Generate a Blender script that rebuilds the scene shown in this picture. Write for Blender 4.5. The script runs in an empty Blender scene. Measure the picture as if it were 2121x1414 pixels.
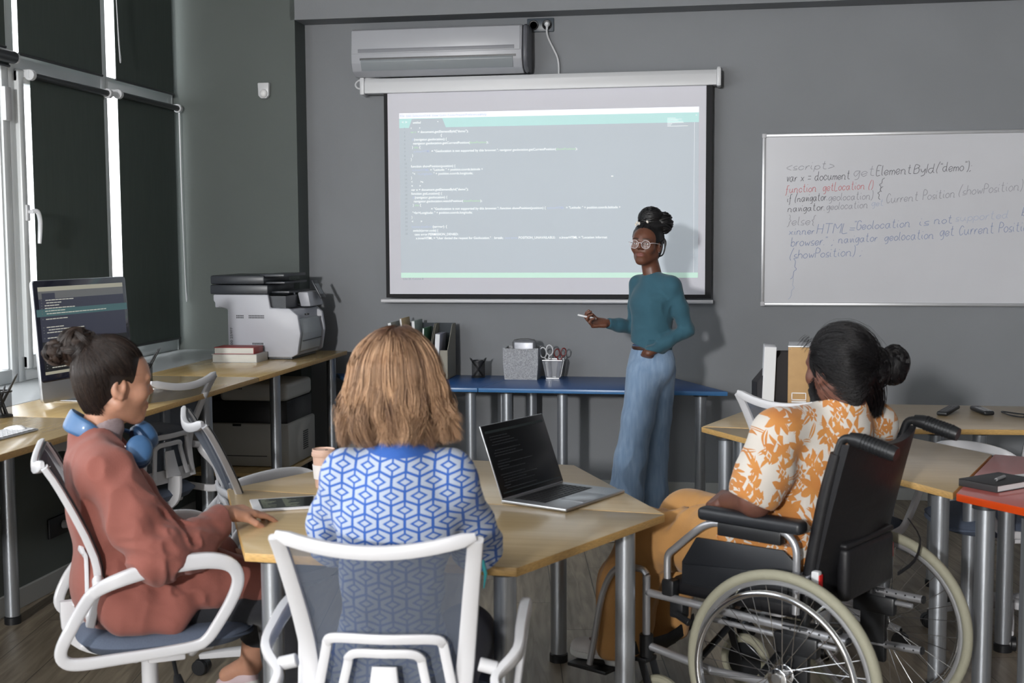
import bpy, bmesh, math, random
import numpy as np
from mathutils import Vector, Matrix

PI = math.pi
SC = bpy.context.scene
COL = SC.collection
RAD = math.radians

# ---------------------------------------------------------------- camera
YAW, PITCH, ROLL, FPX = -0.16647697, 0.08160854, 0.00512365, 2566.33
def cam_rows():
    f = Vector((math.sin(YAW)*math.cos(PITCH), math.cos(YAW)*math.cos(PITCH), -math.sin(PITCH)))
    r = Vector((math.cos(YAW), -math.sin(YAW), 0))
    d = f.cross(r)
    return r*math.cos(ROLL)+d*math.sin(ROLL), -r*math.sin(ROLL)+d*math.cos(ROLL), f
cr, cd, cf = cam_rows()
cam_data = bpy.data.cameras.new('camera')
cam = bpy.data.objects.new('camera', cam_data)
COL.objects.link(cam)
cam.matrix_world = Matrix(((cr.x, -cd.x, -cf.x, 0), (cr.y, -cd.y, -cf.y, 0), (cr.z, -cd.z, -cf.z, 1.55), (0, 0, 0, 1)))
cam_data.sensor_width = 36
cam_data.lens = FPX/2121*36
cam_data.clip_start = 0.05
cam_data.dof.use_dof = True
cam_data.dof.focus_distance = 6.6
cam_data.dof.aperture_fstop = 6.0
SC.camera = cam

# ---------------------------------------------------------------- world, lamps, exposure
SC.view_settings.view_transform = 'Standard'
SC.view_settings.look = 'None'
SC.view_settings.gamma = 1
SC.view_settings.use_curve_mapping = False
SC.view_settings.exposure = 0.06
w = bpy.data.worlds.new('world'); SC.world = w; w.use_nodes = True
bg = w.node_tree.nodes['Background']
bg.inputs[0].default_value = (0.93, 0.97, 1.0, 1)
bg.inputs[1].default_value = 0.42
def area_lamp(name, loc, target, sx, sy, power, color=(1, 1, 1), label='', cat='lamp'):
    d = bpy.data.lights.new(name, 'AREA'); d.shape = 'RECTANGLE'; d.size = sx; d.size_y = sy
    d.energy = power; d.color = color
    o = bpy.data.objects.new(name, d); COL.objects.link(o); o.location = loc
    o.rotation_euler = (Vector(target)-Vector(loc)).to_track_quat('-Z', 'Y').to_euler()
    return o
area_lamp('key_lamp', (-1.9, -6.3, 2.75), (-0.6, 6.5, 1.2), 0.36, 0.36, 660, (1.0, 0.985, 0.97))
area_lamp('window_daylight', (-3.15, 1.2, 2.0), (0.0, 2.8, 0.9), 3.4, 2.4, 42, (0.92, 0.97, 1.0))

# ---------------------------------------------------------------- object helpers
def tag(o, label=None, cat=None, group=None, kind=None):
    if label: o['label'] = label
    if cat: o['category'] = cat
    if group: o['group'] = group
    if kind: o['kind'] = kind
    return o
def thing(name, label, cat, loc=(0, 0, 0), rz=0, group=None):
    o = bpy.data.objects.new(name, None); COL.objects.link(o)
    o.location = loc; o.rotation_euler = (0, 0, rz); o.empty_display_size = 0.1
    return tag(o, label, cat, group)
def copy_tree(o, parent=None):
    c = o.copy(); COL.objects.link(c); c.parent = parent
    for ch in [x for x in bpy.data.objects if x.parent is o]: copy_tree(ch, c)
    return c

class MB:
    """collects shapes into one mesh"""
    def __init__(s): s.v = []; s.f = []; s.m = []; s.mi = 0
    def add(s, vs, fs):
        n = len(s.v); s.v += [tuple(v) for v in vs]; s.f += [tuple(i+n for i in f) for f in fs]; s.m += [s.mi]*len(fs)
        return s
    def box(s, a, b, bev=0, M=None, seg=2):
        a = Vector(a); b = Vector(b)
        bm = bmesh.new(); bmesh.ops.create_cube(bm, size=1)
        d = b-a; c = (a+b)/2
        for v in bm.verts: v.co = Vector((v.co.x*d.x, v.co.y*d.y, v.co.z*d.z))+c
        if bev: bmesh.ops.bevel(bm, geom=bm.edges[:], offset=bev, segments=seg, affect='EDGES', profile=0.5)
        return s.bm(bm, M)
    def bm(s, bm, M=None):
        if M is not None: bmesh.ops.transform(bm, matrix=M, verts=bm.verts[:])
        bm.verts.index_update()
        s.add([v.co for v in bm.verts], [[v.index for v in f.verts] for f in bm.faces]); bm.free(); return s
    def prism(s, pts, z0, z1, bev=0, M=None):
        bm = bmesh.new(); vs = [bm.verts.new((p[0], p[1], z0)) for p in pts]; f = bm.faces.new(vs)
        r = bmesh.ops.extrude_face_region(bm, geom=[f])
        for e in r['geom']:
            if isinstance(e, bmesh.types.BMVert): e.co.z = z1
        bmesh.ops.recalc_face_normals(bm, faces=bm.faces[:])
        if bev: bmesh.ops.bevel(bm, geom=bm.edges[:], offset=bev, segments=2, affect='EDGES', profile=0.5)
        return s.bm(bm, M)
    def tube(s, pts, r, n=12, caps=True, closed=False, flat=None, up=None, smooth=0):
        """r float or list; flat=(w,h) section half sizes along (side, normal)"""
        pts = [Vector(p) for p in pts]
        if smooth: pts, r = catmull(pts, r, smooth, closed)
        m = len(pts); rs = r if isinstance(r, (list, tuple)) else [r]*m
        vs = []; prev = None
        for i, p in enumerate(pts):
            if closed: t = pts[(i+1) % m]-pts[i-1]
            else: t = pts[min(i+1, m-1)]-pts[max(i-1, 0)]
            t.normalize()
            if up is not None: u = Vector(up)
            elif prev is None: u = Vector((0, 0, 1)) if abs(t.z) < .9 else Vector((0, 1, 0))
            else: u = prev
            side = t.cross(u)
            if side.length < 1e-5: side = t.orthogonal()
            side.normalize(); nn = side.cross(t).normalized(); prev = nn
            for k in range(n):
                a = 2*PI*k/n; ca, sa = math.cos(a), math.sin(a)
                if flat:
                    e = 0.5
                    cx = math.copysign(abs(ca)**e, ca)*flat[0]*rs[i]; sx = math.copysign(abs(sa)**e, sa)*flat[1]*rs[i]
                    vs.append(p+side*cx+nn*sx)
                else: vs.append(p+(side*ca+nn*sa)*rs[i])
        fs = []
        for i in range(m if closed else m-1):
            a = i*n; b = ((i+1) % m)*n
            for k in range(n): fs.append((a+k, a+(k+1) % n, b+(k+1) % n, b+k))
        if caps and not closed:
            fs.append(tuple(range(n-1, -1, -1))); fs.append(tuple((m-1)*n+k for k in range(n)))
        return s.add(vs, fs)
    def cyl(s, a, b, r, r2=None, n=24):
        a = Vector(a); b = Vector(b); r2 = r if r2 is None else r2
        e = (b-a).normalized()*min(0.002, (b-a).length*.2); k = min(0.002, r*.3)
        return s.tube([a, a+e, b-e, b], [r-k, r, r2, r2-k], n)
    def lathe(s, prof, c=(0, 0, 0), n=24, M=None, closed=False):
        """prof: (radius,height) around z"""
        c = Vector(c); vs = []; m = len(prof)
        for (r, z) in prof:
            for k in range(n): vs.append(Vector((math.cos(2*PI*k/n)*r, math.sin(2*PI*k/n)*r, z)))
        fs = []
        for i in range(m if closed else m-1):
            for k in range(n):
                a = i*n; b = ((i+1) % m)*n
                fs.append((a+k, a+(k+1) % n, b+(k+1) % n, b+k))
        if not closed:
            fs.append(tuple(range(n-1, -1, -1))); fs.append(tuple((m-1)*n+k for k in range(n)))
        if M is not None: vs = [M @ v for v in vs]
        return s.add([v+c for v in vs], fs)
    def ell(s, c, r, M=None, n=16):
        bm = bmesh.new(); bmesh.ops.create_uvsphere(bm, u_segments=n, v_segments=n//2+2, radius=1)
        T = Matrix.Translation(Vector(c)) @ (M.to_4x4() if M is not None else Matrix.Identity(4)) @ Matrix.Diagonal((r[0], r[1], r[2], 1))
        return s.bm(bm, T)
    def build(s, name, mats, parent=None, smooth=True, angle=35):
        me = bpy.data.meshes.new(name); me.from_pydata(s.v, [], s.f)
        if not isinstance(mats, (list, tuple)): mats = [mats]
        for m in mats: me.materials.append(m)
        if len(mats) > 1: me.polygons.foreach_set('material_index', s.m)
        if smooth:
            me.polygons.foreach_set('use_smooth', [True]*len(me.polygons))
            try: me.set_sharp_from_angle(angle=RAD(angle))
            except Exception: pass
        me.update()
        o = bpy.data.objects.new(name, me); COL.objects.link(o)
        if parent is not None: o.parent = parent
        return o

def catmull(pts, r, k, closed=False):
    m = len(pts); rs = list(r) if isinstance(r, (list, tuple)) else None
    P = []; R = []
    for i in range(m if closed else m-1):
        if closed: a, b, c, d = pts[i-1], pts[i], pts[(i+1) % m], pts[(i+2) % m]
        else: a, b, c, d = pts[max(i-1, 0)], pts[i], pts[i+1], pts[min(i+2, m-1)]
        for j in range(k):
            t = j/k
            P.append(0.5*((2*b)+(-a+c)*t+(2*a-5*b+4*c-d)*t*t+(-a+3*b-3*c+d)*t*t*t))
            if rs: R.append(rs[i]*(1-t)+rs[(i+1) % m]*t)
    if not closed:
        P.append(pts[-1]);
        if rs: R.append(rs[-1])
    return P, (R if rs else r)

# ---------------------------------------------------------------- materials
class NT:
    def __init__(s, m): s.nt = m.node_tree; s.n = s.nt.nodes; s.l = s.nt.links
    def new(s, t, **k):
        x = s.n.new(t)
        for a, b in k.items(): setattr(x, a, b)
        return x
class X:
    """scalar node expression"""
    def __init__(s, nt, sock): s.nt = nt; s.s = sock
    def op(s, o, *a):
        n = s.nt.new('ShaderNodeMath', operation=o)
        for i, q in enumerate((s,)+a):
            if isinstance(q, X): s.nt.l.new(q.s, n.inputs[i])
            else: n.inputs[i].default_value = q
        return X(s.nt, n.outputs[0])
    def __add__(s, b): return s.op('ADD', b)
    def __sub__(s, b): return s.op('SUBTRACT', b)
    def __mul__(s, b): return s.op('MULTIPLY', b)
    def __truediv__(s, b): return s.op('DIVIDE', b)
    def abs(s): return s.op('ABSOLUTE')
    def mod(s, b): return s.op('FLOORED_MODULO', b)
    def max(s, b): return s.op('MAXIMUM', b)
    def min(s, b): return s.op('MINIMUM', b)
    def lt(s, b): return s.op('LESS_THAN', b)
    def gt(s, b): return s.op('GREATER_THAN', b)
    def floor(s): return s.op('FLOOR')
    def sin(s): return s.op('SINE')
def sock(v): return v.s if isinstance(v, X) else v
def mat(name, col, rough=0.5, metal=0.0, var=0.0, vscale=20, bump=0.0, bscale=80, spec=0.5, stretch=None, sheen=0, emit=0, coat=0, trans=0):
    m = bpy.data.materials.new(name); m.use_nodes = True
    t = NT(m); b = t.n['Principled BSDF']
    c = tuple(col)+(1,) if len(col) == 3 else col
    b.inputs['Base Color'].default_value = c
    b.inputs['Roughness'].default_value = rough; b.inputs['Metallic'].default_value = metal
    b.inputs['Specular IOR Level'].default_value = spec
    if sheen: b.inputs['Sheen Weight'].default_value = sheen; b.inputs['Sheen Roughness'].default_value = .5
    if coat: b.inputs['Coat Weight'].default_value = coat; b.inputs['Coat Roughness'].default_value = .1
    if trans: b.inputs['Transmission Weight'].default_value = trans
    if emit: b.inputs['Emission Color'].default_value = c; b.inputs['Emission Strength'].default_value = emit
    tc = t.new('ShaderNodeTexCoord')
    vec = tc.outputs['Object']
    if stretch:
        mp = t.new('ShaderNodeMapping'); mp.inputs['Scale'].default_value = stretch; t.l.new(vec, mp.inputs[0]); vec = mp.outputs[0]
    nz = t.new('ShaderNodeTexNoise'); nz.inputs['Scale'].default_value = vscale; nz.inputs['Detail'].default_value = 4
    t.l.new(vec, nz.inputs['Vector'])
    if var:
        mx = t.new('ShaderNodeMix', data_type='RGBA')
        mx.inputs[6].default_value = tuple(max(0, x*(1-var)) for x in c[:3])+(1,)
        mx.inputs[7].default_value = tuple(min(1, x*(1+var)) for x in c[:3])+(1,)
        rp = t.new('ShaderNodeMapRange'); rp.inputs[1].default_value = .3; rp.inputs[2].default_value = .7
        t.l.new(nz.outputs[0], rp.inputs[0]); t.l.new(rp.outputs[0], mx.inputs[0]); t.l.new(mx.outputs[2], b.inputs['Base Color'])
    if bump:
        n2 = t.new('ShaderNodeTexNoise'); n2.inputs['Scale'].default_value = bscale; n2.inputs['Detail'].default_value = 3
        t.l.new(vec, n2.inputs['Vector'])
        bp = t.new('ShaderNodeBump'); bp.inputs['Strength'].default_value = bump; bp.inputs['Distance'].default_value = .004
        t.l.new(n2.outputs[0], bp.inputs['Height']); t.l.new(bp.outputs[0], b.inputs['Normal'])
    return m
def objxyz(t):
    tc = t.new('ShaderNodeTexCoord'); sp = t.new('ShaderNodeSeparateXYZ'); t.l.new(tc.outputs['Object'], sp.inputs[0])
    return [X(t, sp.outputs[i]) for i in range(3)]
def mixc(t, fac, a, b):
    mx = t.new('ShaderNodeMix', data_type='RGBA')
    for i, q in ((6, a), (7, b)):
        if isinstance(q, tuple): mx.inputs[i].default_value = q+(1,)
        else: t.l.new(q, mx.inputs[i])
    if isinstance(fac, (int, float)): mx.inputs[0].default_value = fac
    else: t.l.new(sock(fac), mx.inputs[0])
    return mx.outputs[2]
def srgb(r, g, b):
    return tuple(((x/255)/12.92 if x/255 <= .04045 else ((x/255+.055)/1.055)**2.4) for x in (r, g, b))

# ---------------------------------------------------------------- implicit surfaces for bodies and cloth
_rng = np.random.RandomState(5)
_LAT = _rng.rand(24, 24, 24).astype(np.float32)*2-1
def vnoise(x, y, z):
    xi = np.floor(x).astype(int); yi = np.floor(y).astype(int); zi = np.floor(z).astype(int)
    fx = x-xi; fy = y-yi; fz = z-zi
    fx = fx*fx*(3-2*fx); fy = fy*fy*(3-2*fy); fz = fz*fz*(3-2*fz)
    xi %= 24; yi %= 24; zi %= 24; x1 = (xi+1) % 24; y1 = (yi+1) % 24; z1 = (zi+1) % 24
    L = _LAT
    a = L[xi, yi, zi]*(1-fx)+L[x1, yi, zi]*fx; b = L[xi, y1, zi]*(1-fx)+L[x1, y1, zi]*fx
    c = L[xi, yi, z1]*(1-fx)+L[x1, yi, z1]*fx; d = L[xi, y1, z1]*(1-fx)+L[x1, y1, z1]*fx
    return (a*(1-fy)+b*fy)*(1-fz)+(c*(1-fy)+d*fy)*fz
def V3(*a): return np.array(a, dtype=np.float64)
def unit(v): v = np.asarray(v, float); return v/np.linalg.norm(v)

class Field:
    def __init__(s, lo, hi, h):
        s.lo = np.array(lo, float); s.h = h
        s.n = np.ceil((np.array(hi)-s.lo)/h).astype(int)+1
        s.F = np.full(tuple(s.n), 1.0, dtype=np.float32)
    def region(s, lo, hi):
        a = np.clip(np.floor((np.asarray(lo)-s.lo)/s.h).astype(int), 0, s.n)
        b = np.clip(np.ceil((np.asarray(hi)-s.lo)/s.h).astype(int)+1, 0, s.n)
        if np.any(b <= a): return None, None
        g = [s.lo[i]+s.h*np.arange(a[i], b[i]) for i in range(3)]
        P = np.stack(np.meshgrid(*g, indexing='ij'), -1)
        return (slice(a[0], b[0]), slice(a[1], b[1]), slice(a[2], b[2])), P
    def put(s, fn, lo, hi, k=0.01, op='u'):
        mg = 0.06+k
        sl, P = s.region(np.asarray(lo)-mg, np.asarray(hi)+mg)
        if sl is None: return s
        d = fn(P).astype(np.float32); F = s.F[sl]
        if op == 'u':
            h = np.clip(.5+.5*(F-d)/max(k, 1e-6), 0, 1); s.F[sl] = F*(1-h)+d*h-k*h*(1-h)
        elif op == 's':
            h = np.clip(.5-.5*(F+d)/max(k, 1e-6), 0, 1); s.F[sl] = F*(1-h)-d*h+k*h*(1-h)
        return s
    def cap(s, a, b, ra, rb=None, k=0.015, flat=None, op='u'):
        """tapered capsule; flat=(direction, factor<1 squashes along it)"""
        a = V3(*a); b = V3(*b); rb = ra if rb is None else rb; R = max(ra, rb)
        def fn(P):
            A, B = a, b
            if flat:
                n = unit(flat[0]); q = 1/flat[1]-1
                P = P+((P@n)*q)[..., None]*n; A = a+(a@n)*q*n; B = b+(b@n)*q*n
            ab = B-A; L = max(ab@ab, 1e-9); pa = P-A
            t = np.clip((pa@ab)/L, 0, 1); d = np.sqrt(((pa-t[..., None]*ab)**2).sum(-1))
            r = ra+(rb-ra)*t
            e = (d-r)
            return e*(0.75 if flat else 1)
        return s.put(fn, np.minimum(a, b)-R, np.maximum(a, b)+R, k, op)
    def chain(s, pts, rs, k=0.02, flat=None, op='u'):
        for i in range(len(pts)-1):
            s.cap(pts[i], pts[i+1], rs[i], rs[i+1], k, flat, op)
        return s
    def ell(s, c, r, ax=None, k=0.015, op='u'):
        """ax: 3 rows (x,y,z axes of the ellipsoid)"""
        c = V3(*c); r = V3(*r); R = r.max()
        def fn(P):
            q = P-c
            if ax is not None: q = q@np.asarray(ax).T
            k0 = np.sqrt(((q/r)**2).sum(-1)); k1 = np.sqrt(((q/(r*r))**2).sum(-1))
            return k0*(k0-1)/np.maximum(k1, 1e-6)
        return s.put(fn, c-R, c+R, k, op)
    def box(s, c, half, ax=None, rd=0.01, k=0.01, op='u'):
        c = V3(*c); half = V3(*half); R = np.linalg.norm(half)
        def fn(P):
            q = P-c
            if ax is not None: q = q@np.asarray(ax).T
            q = np.abs(q)-(half-rd)
            return np.sqrt((np.maximum(q, 0)**2).sum(-1))+np.minimum(q.max(-1), 0)-rd
        return s.put(fn, c-R, c+R, k, op)
    def plane(s, p, n, k=0.004, lo=None, hi=None):
        """cut away the side the normal points to"""
        n = unit(n); p = V3(*p)
        lo = s.lo if lo is None else lo; hi = s.lo+s.h*s.n if hi is None else hi
        sl, P = s.region(lo, hi)
        if sl is None: return s
        d = ((P-p)@n).astype(np.float32); F = s.F[sl]
        h = np.clip(.5-.5*(F-d)/k, 0, 1); s.F[sl] = F*(1-h)+d*h+k*h*(1-h)
        return s
    def folds(s, amp, freq, seed=0, c=None, rad=None, ax=None, ridge=False):
        """wrinkle the surface; freq per axis (of ax rows)"""
        m = np.abs(s.F) < 0.035
        idx = np.argwhere(m); P = s.lo+idx*s.h
        if c is not None:
            w = np.exp(-((P-V3(*c))**2).sum(-1)/(rad*rad)); keep = w > .02; idx = idx[keep]; P = P[keep]; w = w[keep]
        else: w = 1
        Q = P@np.asarray(ax).T if ax is not None else P
        q = Q*np.array(freq)+seed*7.31
        wrp = vnoise(P[:, 0]*6+seed, P[:, 1]*6, P[:, 2]*6)*.8
        n = vnoise(q[:, 0]+wrp, q[:, 1]+wrp, q[:, 2]+wrp)
        if ridge: n = 1-2*np.abs(n)**.8
        s.F[idx[:, 0], idx[:, 1], idx[:, 2]] -= (amp*n*w).astype(np.float32)
        return s
    def mesh(s, smooth=1):
        F = s.F; S = F < 0; h = s.h
        off = [(0, 0, 0), (1, 0, 0), (0, 1, 0), (1, 1, 0), (0, 0, 1), (1, 0, 1), (0, 1, 1), (1, 1, 1)]
        n = np.array(F.shape)-1
        def sh(A, o): return A[o[0]:o[0]+n[0], o[1]:o[1]+n[1], o[2]:o[2]+n[2]]
        cnt = sum(sh(S, o).astype(np.int8) for o in off)
        act = (cnt > 0) & (cnt < 8); ijk = np.argwhere(act)
        idx = -np.ones(tuple(n), dtype=np.int64); idx[act] = np.arange(len(ijk))
        val = [F[ijk[:, 0]+o[0], ijk[:, 1]+o[1], ijk[:, 2]+o[2]] for o in off]
        acc = np.zeros((len(ijk), 3)); c = np.zeros(len(ijk))
        for i in range(8):
            for j in range(i+1, 8):
                d = np.array(off[j])-np.array(off[i])
                if np.abs(d).sum() != 1 or d.min() < 0: continue
                m = (val[i] < 0) != (val[j] < 0)
                t = np.where(m, val[i]/np.where(m, val[i]-val[j], 1), 0)
                p = np.array(off[i])+t[:, None]*d
                acc += p*m[:, None]; c += m
        v = (ijk+acc/c[:, None])*h+s.lo
        fs = []
        for ax in range(3):
            b, cc = [(1, 2), (2, 0), (0, 1)][ax]
            A = S[tuple(slice(0, -1) if q == ax else slice(1, -1) for q in range(3))]
            B = S[tuple(slice(1, None) if q == ax else slice(1, -1) for q in range(3))]
            for flip, M in ((False, A & ~B), (True, ~A & B)):
                e = np.argwhere(M)
                if not len(e): continue
                e = e+np.array([0 if q == ax else 1 for q in range(3)])
                eb = np.eye(3, dtype=int)[b]; ec = np.eye(3, dtype=int)[cc]
                q = [e-eb-ec, e-ec, e, e-eb]
                q = [idx[t[:, 0], t[:, 1], t[:, 2]] for t in q]
                if flip: q = q[::-1]
                fs.append(np.stack(q, 1))
        f = np.concatenate(fs)
        f = f[(f >= 0).all(1)]
        for _ in range(smooth):
            sm = np.zeros_like(v); k = np.zeros(len(v))
            for i in range(4):
                a = f[:, i]; b = f[:, (i+1) % 4]
                np.add.at(sm, a, v[b]); np.add.at(k, a, 1); np.add.at(sm, b, v[a]); np.add.at(k, b, 1)
            v = v*.5+.5*sm/np.maximum(k, 1)[:, None]
        return v, f
def mesh_np(name, parts, mats, parent=None, attr=None):
    """parts: list of (v,f) or (v,f,material index); attr: name->function(v)"""
    V = []; Fc = []; mi = []; n = 0
    for p in parts:
        v, f = p[0], p[1]; V.append(v); Fc.append(f+n); n += len(v); mi += [p[2] if len(p) > 2 else 0]*len(f)
    V = np.concatenate(V)
    me = bpy.data.meshes.new(name)
    me.vertices.add(len(V)); me.vertices.foreach_set('co', V.astype(np.float32).ravel())
    nf = sum(len(f) for f in Fc); nl = sum(f.size for f in Fc)
    me.loops.add(nl); me.polygons.add(nf)
    me.loops.foreach_set('vertex_index', np.concatenate([f.ravel() for f in Fc]).astype(np.int32))
    tot = np.concatenate([np.full(len(f), f.shape[1]) for f in Fc]); st = np.concatenate([[0], np.cumsum(tot)[:-1]])
    me.polygons.foreach_set('loop_start', st.astype(np.int32))
    me.polygons.foreach_set('use_smooth', np.ones(nf, bool))
    if not isinstance(mats, (list, tuple)): mats = [mats]
    for m in mats: me.materials.append(m)
    if len(mats) > 1: me.polygons.foreach_set('material_index', np.array(mi, dtype=np.int32))
    for k, fn in (attr or {}).items():
        a = me.attributes.new(k, 'FLOAT', 'POINT'); a.data.foreach_set('value', np.asarray(fn(V), dtype=np.float32))
    me.update(calc_edges=True); me.validate()
    o = bpy.data.objects.new(name, me); COL.objects.link(o)
    if parent is not None: o.parent = parent
    return o
# ---------------------------------------------------------------- materials used in the room
M = {}
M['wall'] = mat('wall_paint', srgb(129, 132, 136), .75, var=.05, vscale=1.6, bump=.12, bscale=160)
M['pier'] = mat('wall_paint_shaded', srgb(90, 97, 94), .7, var=.05, vscale=1.6, bump=.12, bscale=160)  # wall paint in a darker tone: dimmer light on the pier put into the colour
M['ceil'] = mat('ceiling_paint', (.5, .5, .5), .9)
M['white'] = mat('white_plastic', (.64, .65, .67), .35)
M['pvc'] = mat('window_plastic', (.70, .73, .74), .3)
M['skirt'] = mat('skirting_paint', (.42, .43, .42), .5)
M['blind'] = mat('blind_fabric', srgb(72, 82, 78), .85, var=.06, vscale=60, stretch=(1, 1, .1))
M['dark'] = mat('dark_metal', (.03, .033, .037), .4)
M['black'] = mat('black_plastic', (.012, .013, .015), .38)
M['rubber'] = mat('black_rubber', (.015, .015, .015), .7)
M['steel'] = mat('brushed_steel', (.46, .49, .53), .34, .85, var=.12, vscale=6, stretch=(30, 30, .5))
M['chrome'] = mat('chrome', (.75, .76, .78), .15, 1)
M['alu'] = mat('aluminium', (.55, .56, .58), .33, .85)
M['paper'] = mat('paper', (.78, .79, .8), .8)
def wood(name, c1, c2, rough=.28, rot=0):
    m = mat(name, c1, rough, coat=.25); t = NT(m)
    x, y, z = objxyz(t)
    cb = t.new('ShaderNodeCombineXYZ')
    a, b = (x, y) if not rot else (y, x)
    for i, q in enumerate((a*2.2, b*38, z*20)): t.l.new(q.s, cb.inputs[i])
    nz = t.new('ShaderNodeTexNoise'); nz.inputs['Scale'].default_value = 1; nz.inputs['Detail'].default_value = 5; nz.inputs['Distortion'].default_value = .6
    t.l.new(cb.outputs[0], nz.inputs['Vector'])
    f = (X(t, nz.outputs[0])-.35)*3
    t.l.new(mixc(t, f, c1, c2), t.n['Principled BSDF'].inputs['Base Color'])
    return m
M['birch'] = wood('birch_top', srgb(200, 176, 134), srgb(190, 164, 120))
M['birch_side'] = wood('birch_desk', srgb(206, 178, 124), srgb(194, 163, 108), .22, 1)
M['edge'] = mat('birch_edge', srgb(196, 158, 98), .5, var=.2, vscale=60, stretch=(1, 1, 9))
M['blue'] = mat('blue_laminate', srgb(30, 80, 140), .3, spec=.35)
M['blue_edge'] = mat('blue_edge', srgb(60, 110, 160), .3)
M['red'] = mat('coral_laminate', srgb(196, 96, 88), .3, coat=.5)
M['red_edge'] = mat('orange_edge', srgb(214, 74, 22), .35)
# floor planks
def floor_mat():
    m = mat('oak_planks', (.1, .08, .06), .45); t = NT(m)
    x, y, z = objxyz(t)
    u = x*.985+y*.17; v = y*.985-x*.17
    row = (u/.19).floor(); off = row*.37
    r2 = ((v+off)/1.3).floor()
    wn = t.new('ShaderNodeTexWhiteNoise', noise_dimensions='2D'); cb = t.new('ShaderNodeCombineXYZ')
    t.l.new(row.s, cb.inputs[0]); t.l.new(r2.s, cb.inputs[1]); t.l.new(cb.outputs[0], wn.inputs['Vector'])
    rnd = X(t, wn.outputs[0])
    c2 = t.new('ShaderNodeCombineXYZ')
    for i, q in enumerate((u*26+rnd*40, v*2.4+rnd*9, rnd*5)): t.l.new(q.s, c2.inputs[i])
    nz = t.new('ShaderNodeTexNoise'); nz.inputs['Scale'].default_value = 1; nz.inputs['Detail'].default_value = 6; nz.inputs['Distortion'].default_value = 1.2
    t.l.new(c2.outputs[0], nz.inputs['Vector'])
    g = (X(t, nz.outputs[0])-.3)*2.4
    base = mixc(t, g, srgb(112, 102, 88), srgb(172, 160, 140))
    base = mixc(t, rnd*.5, base, srgb(112, 104, 92))
    gap = ((u/.19).mod(1)).lt(.018).max((((v+off)/1.3).mod(1)).lt(.003))
    base = mixc(t, gap*.8, base, (.01, .009, .008))
    t.l.new(base, t.n['Principled BSDF'].inputs['Base Color'])
    return m
M['floor'] = floor_mat()

# ---------------------------------------------------------------- room shell
WY = 7.55; PY = 7.36
def struct(name, mb, m, parent=None, smooth=False):
    o = mb.build(name, m, parent, smooth)
    if parent is None: o['kind'] = 'structure'
    return o
struct('floor', MB().box((-3.6, -8.2, -.05), (4.6, 7.8, 0)), M['floor'])
struct('ceiling', MB().box((-3.6, -8.2, 3.55), (4.6, 7.8, 3.65)), M['ceil'])
fw = MB().box((-2.60, WY, 0), (4.6, 7.8, 3.55))
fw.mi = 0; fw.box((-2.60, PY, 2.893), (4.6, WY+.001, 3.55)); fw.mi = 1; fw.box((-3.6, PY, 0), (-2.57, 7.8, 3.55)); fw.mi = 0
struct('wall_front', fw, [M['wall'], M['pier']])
struct('wall_right', MB().box((4.5, -8.2, 0), (4.6, WY, 3.55)), M['wall'])
struct('wall_back', MB().box((-3.6, -8.2, 0), (4.6, -8.1, 3.55)), M['wall'])
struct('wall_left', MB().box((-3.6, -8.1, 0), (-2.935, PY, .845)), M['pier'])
struct('trim_1', MB().box((-3.52, -8.1, .845), (-2.92, PY, .872), .006), M['pvc'], smooth=True)   # deep window sill
struct('baseboard_left', MB().box((-2.935, -8.1, 0), (-2.92, PY, .085), .003), M['skirt'])
struct('baseboard_front', MB().box((-2.57, WY-.016, 0), (4.5, WY, .072), .003), M['skirt'])

# windows: x of the frame plane
WX = -3.37
glass = bpy.data.materials.new('window_glass'); glass.use_nodes = True
t = NT(glass); t.n.remove(t.n['Principled BSDF'])
tr = t.new('ShaderNodeBsdfTransparent'); gl = t.new('ShaderNodeBsdfGlossy'); gl.inputs['Roughness'].default_value = .02
mx = t.new('ShaderNodeMixShader'); mx.inputs[0].default_value = .06
t.l.new(tr.outputs[0], mx.inputs[1]); t.l.new(gl.outputs[0], mx.inputs[2]); t.l.new(mx.outputs[0], t.n['Material Output'].inputs[0])
sky = mat('bright_haze', (.95, .97, 1), .9, emit=2.6)
def window(n, y0, y1, sash, fa=.055, fb=.055):
    # outer frame with transom
    f = MB()
    f.box((WX-.072, y0, .87), (WX+.0016, y0+fa, 3.5), .004).box((WX-.072, y1-fb, .87), (WX+.0016, y1, 3.5), .004)
    f.box((WX-.07, y0, .872), (WX, y1, .94), .006)
    f.box((WX-.07, y0, 2.385), (WX, y1, 2.468), .006).box((WX-.07, y0, 3.45), (WX, y1, 3.55), .006)
    w_ = struct('window_%d' % n, f, M['pvc'], smooth=True)
    a, b = y0+fa-.004, y1-fb+.004
    if sash:
        s_ = MB()
        s_.box((WX-.05, a, .93), (WX+.025, a+.050, 2.386), .01).box((WX-.05, b-.03, .93), (WX+.0235, b, 2.386), .01)
        s_.box((WX-.05, a, .93), (WX+.0235, b, 1.0), .01).box((WX-.05, a, 2.32), (WX+.0235, b, 2.386), .01)
        struct('sash', s_, M['pvc'], w_, True)
    else:
        s_ = MB()
        for yy in (y0+fa-.002, y1-fb-.014): s_.box((WX-.05, yy, .94), (WX-.01, yy+.016, 2.395), .004)
        struct('glazing_bead', s_, M['pvc'], w_, True)
    struct('pane', MB().box((WX-.045, a, .94), (WX-.035, b, 2.40)), glass, w_)
    struct('pane', MB().box((WX-.045, a, 2.45), (WX-.035, b, 3.46)), glass, w_)
    return w_
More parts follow.
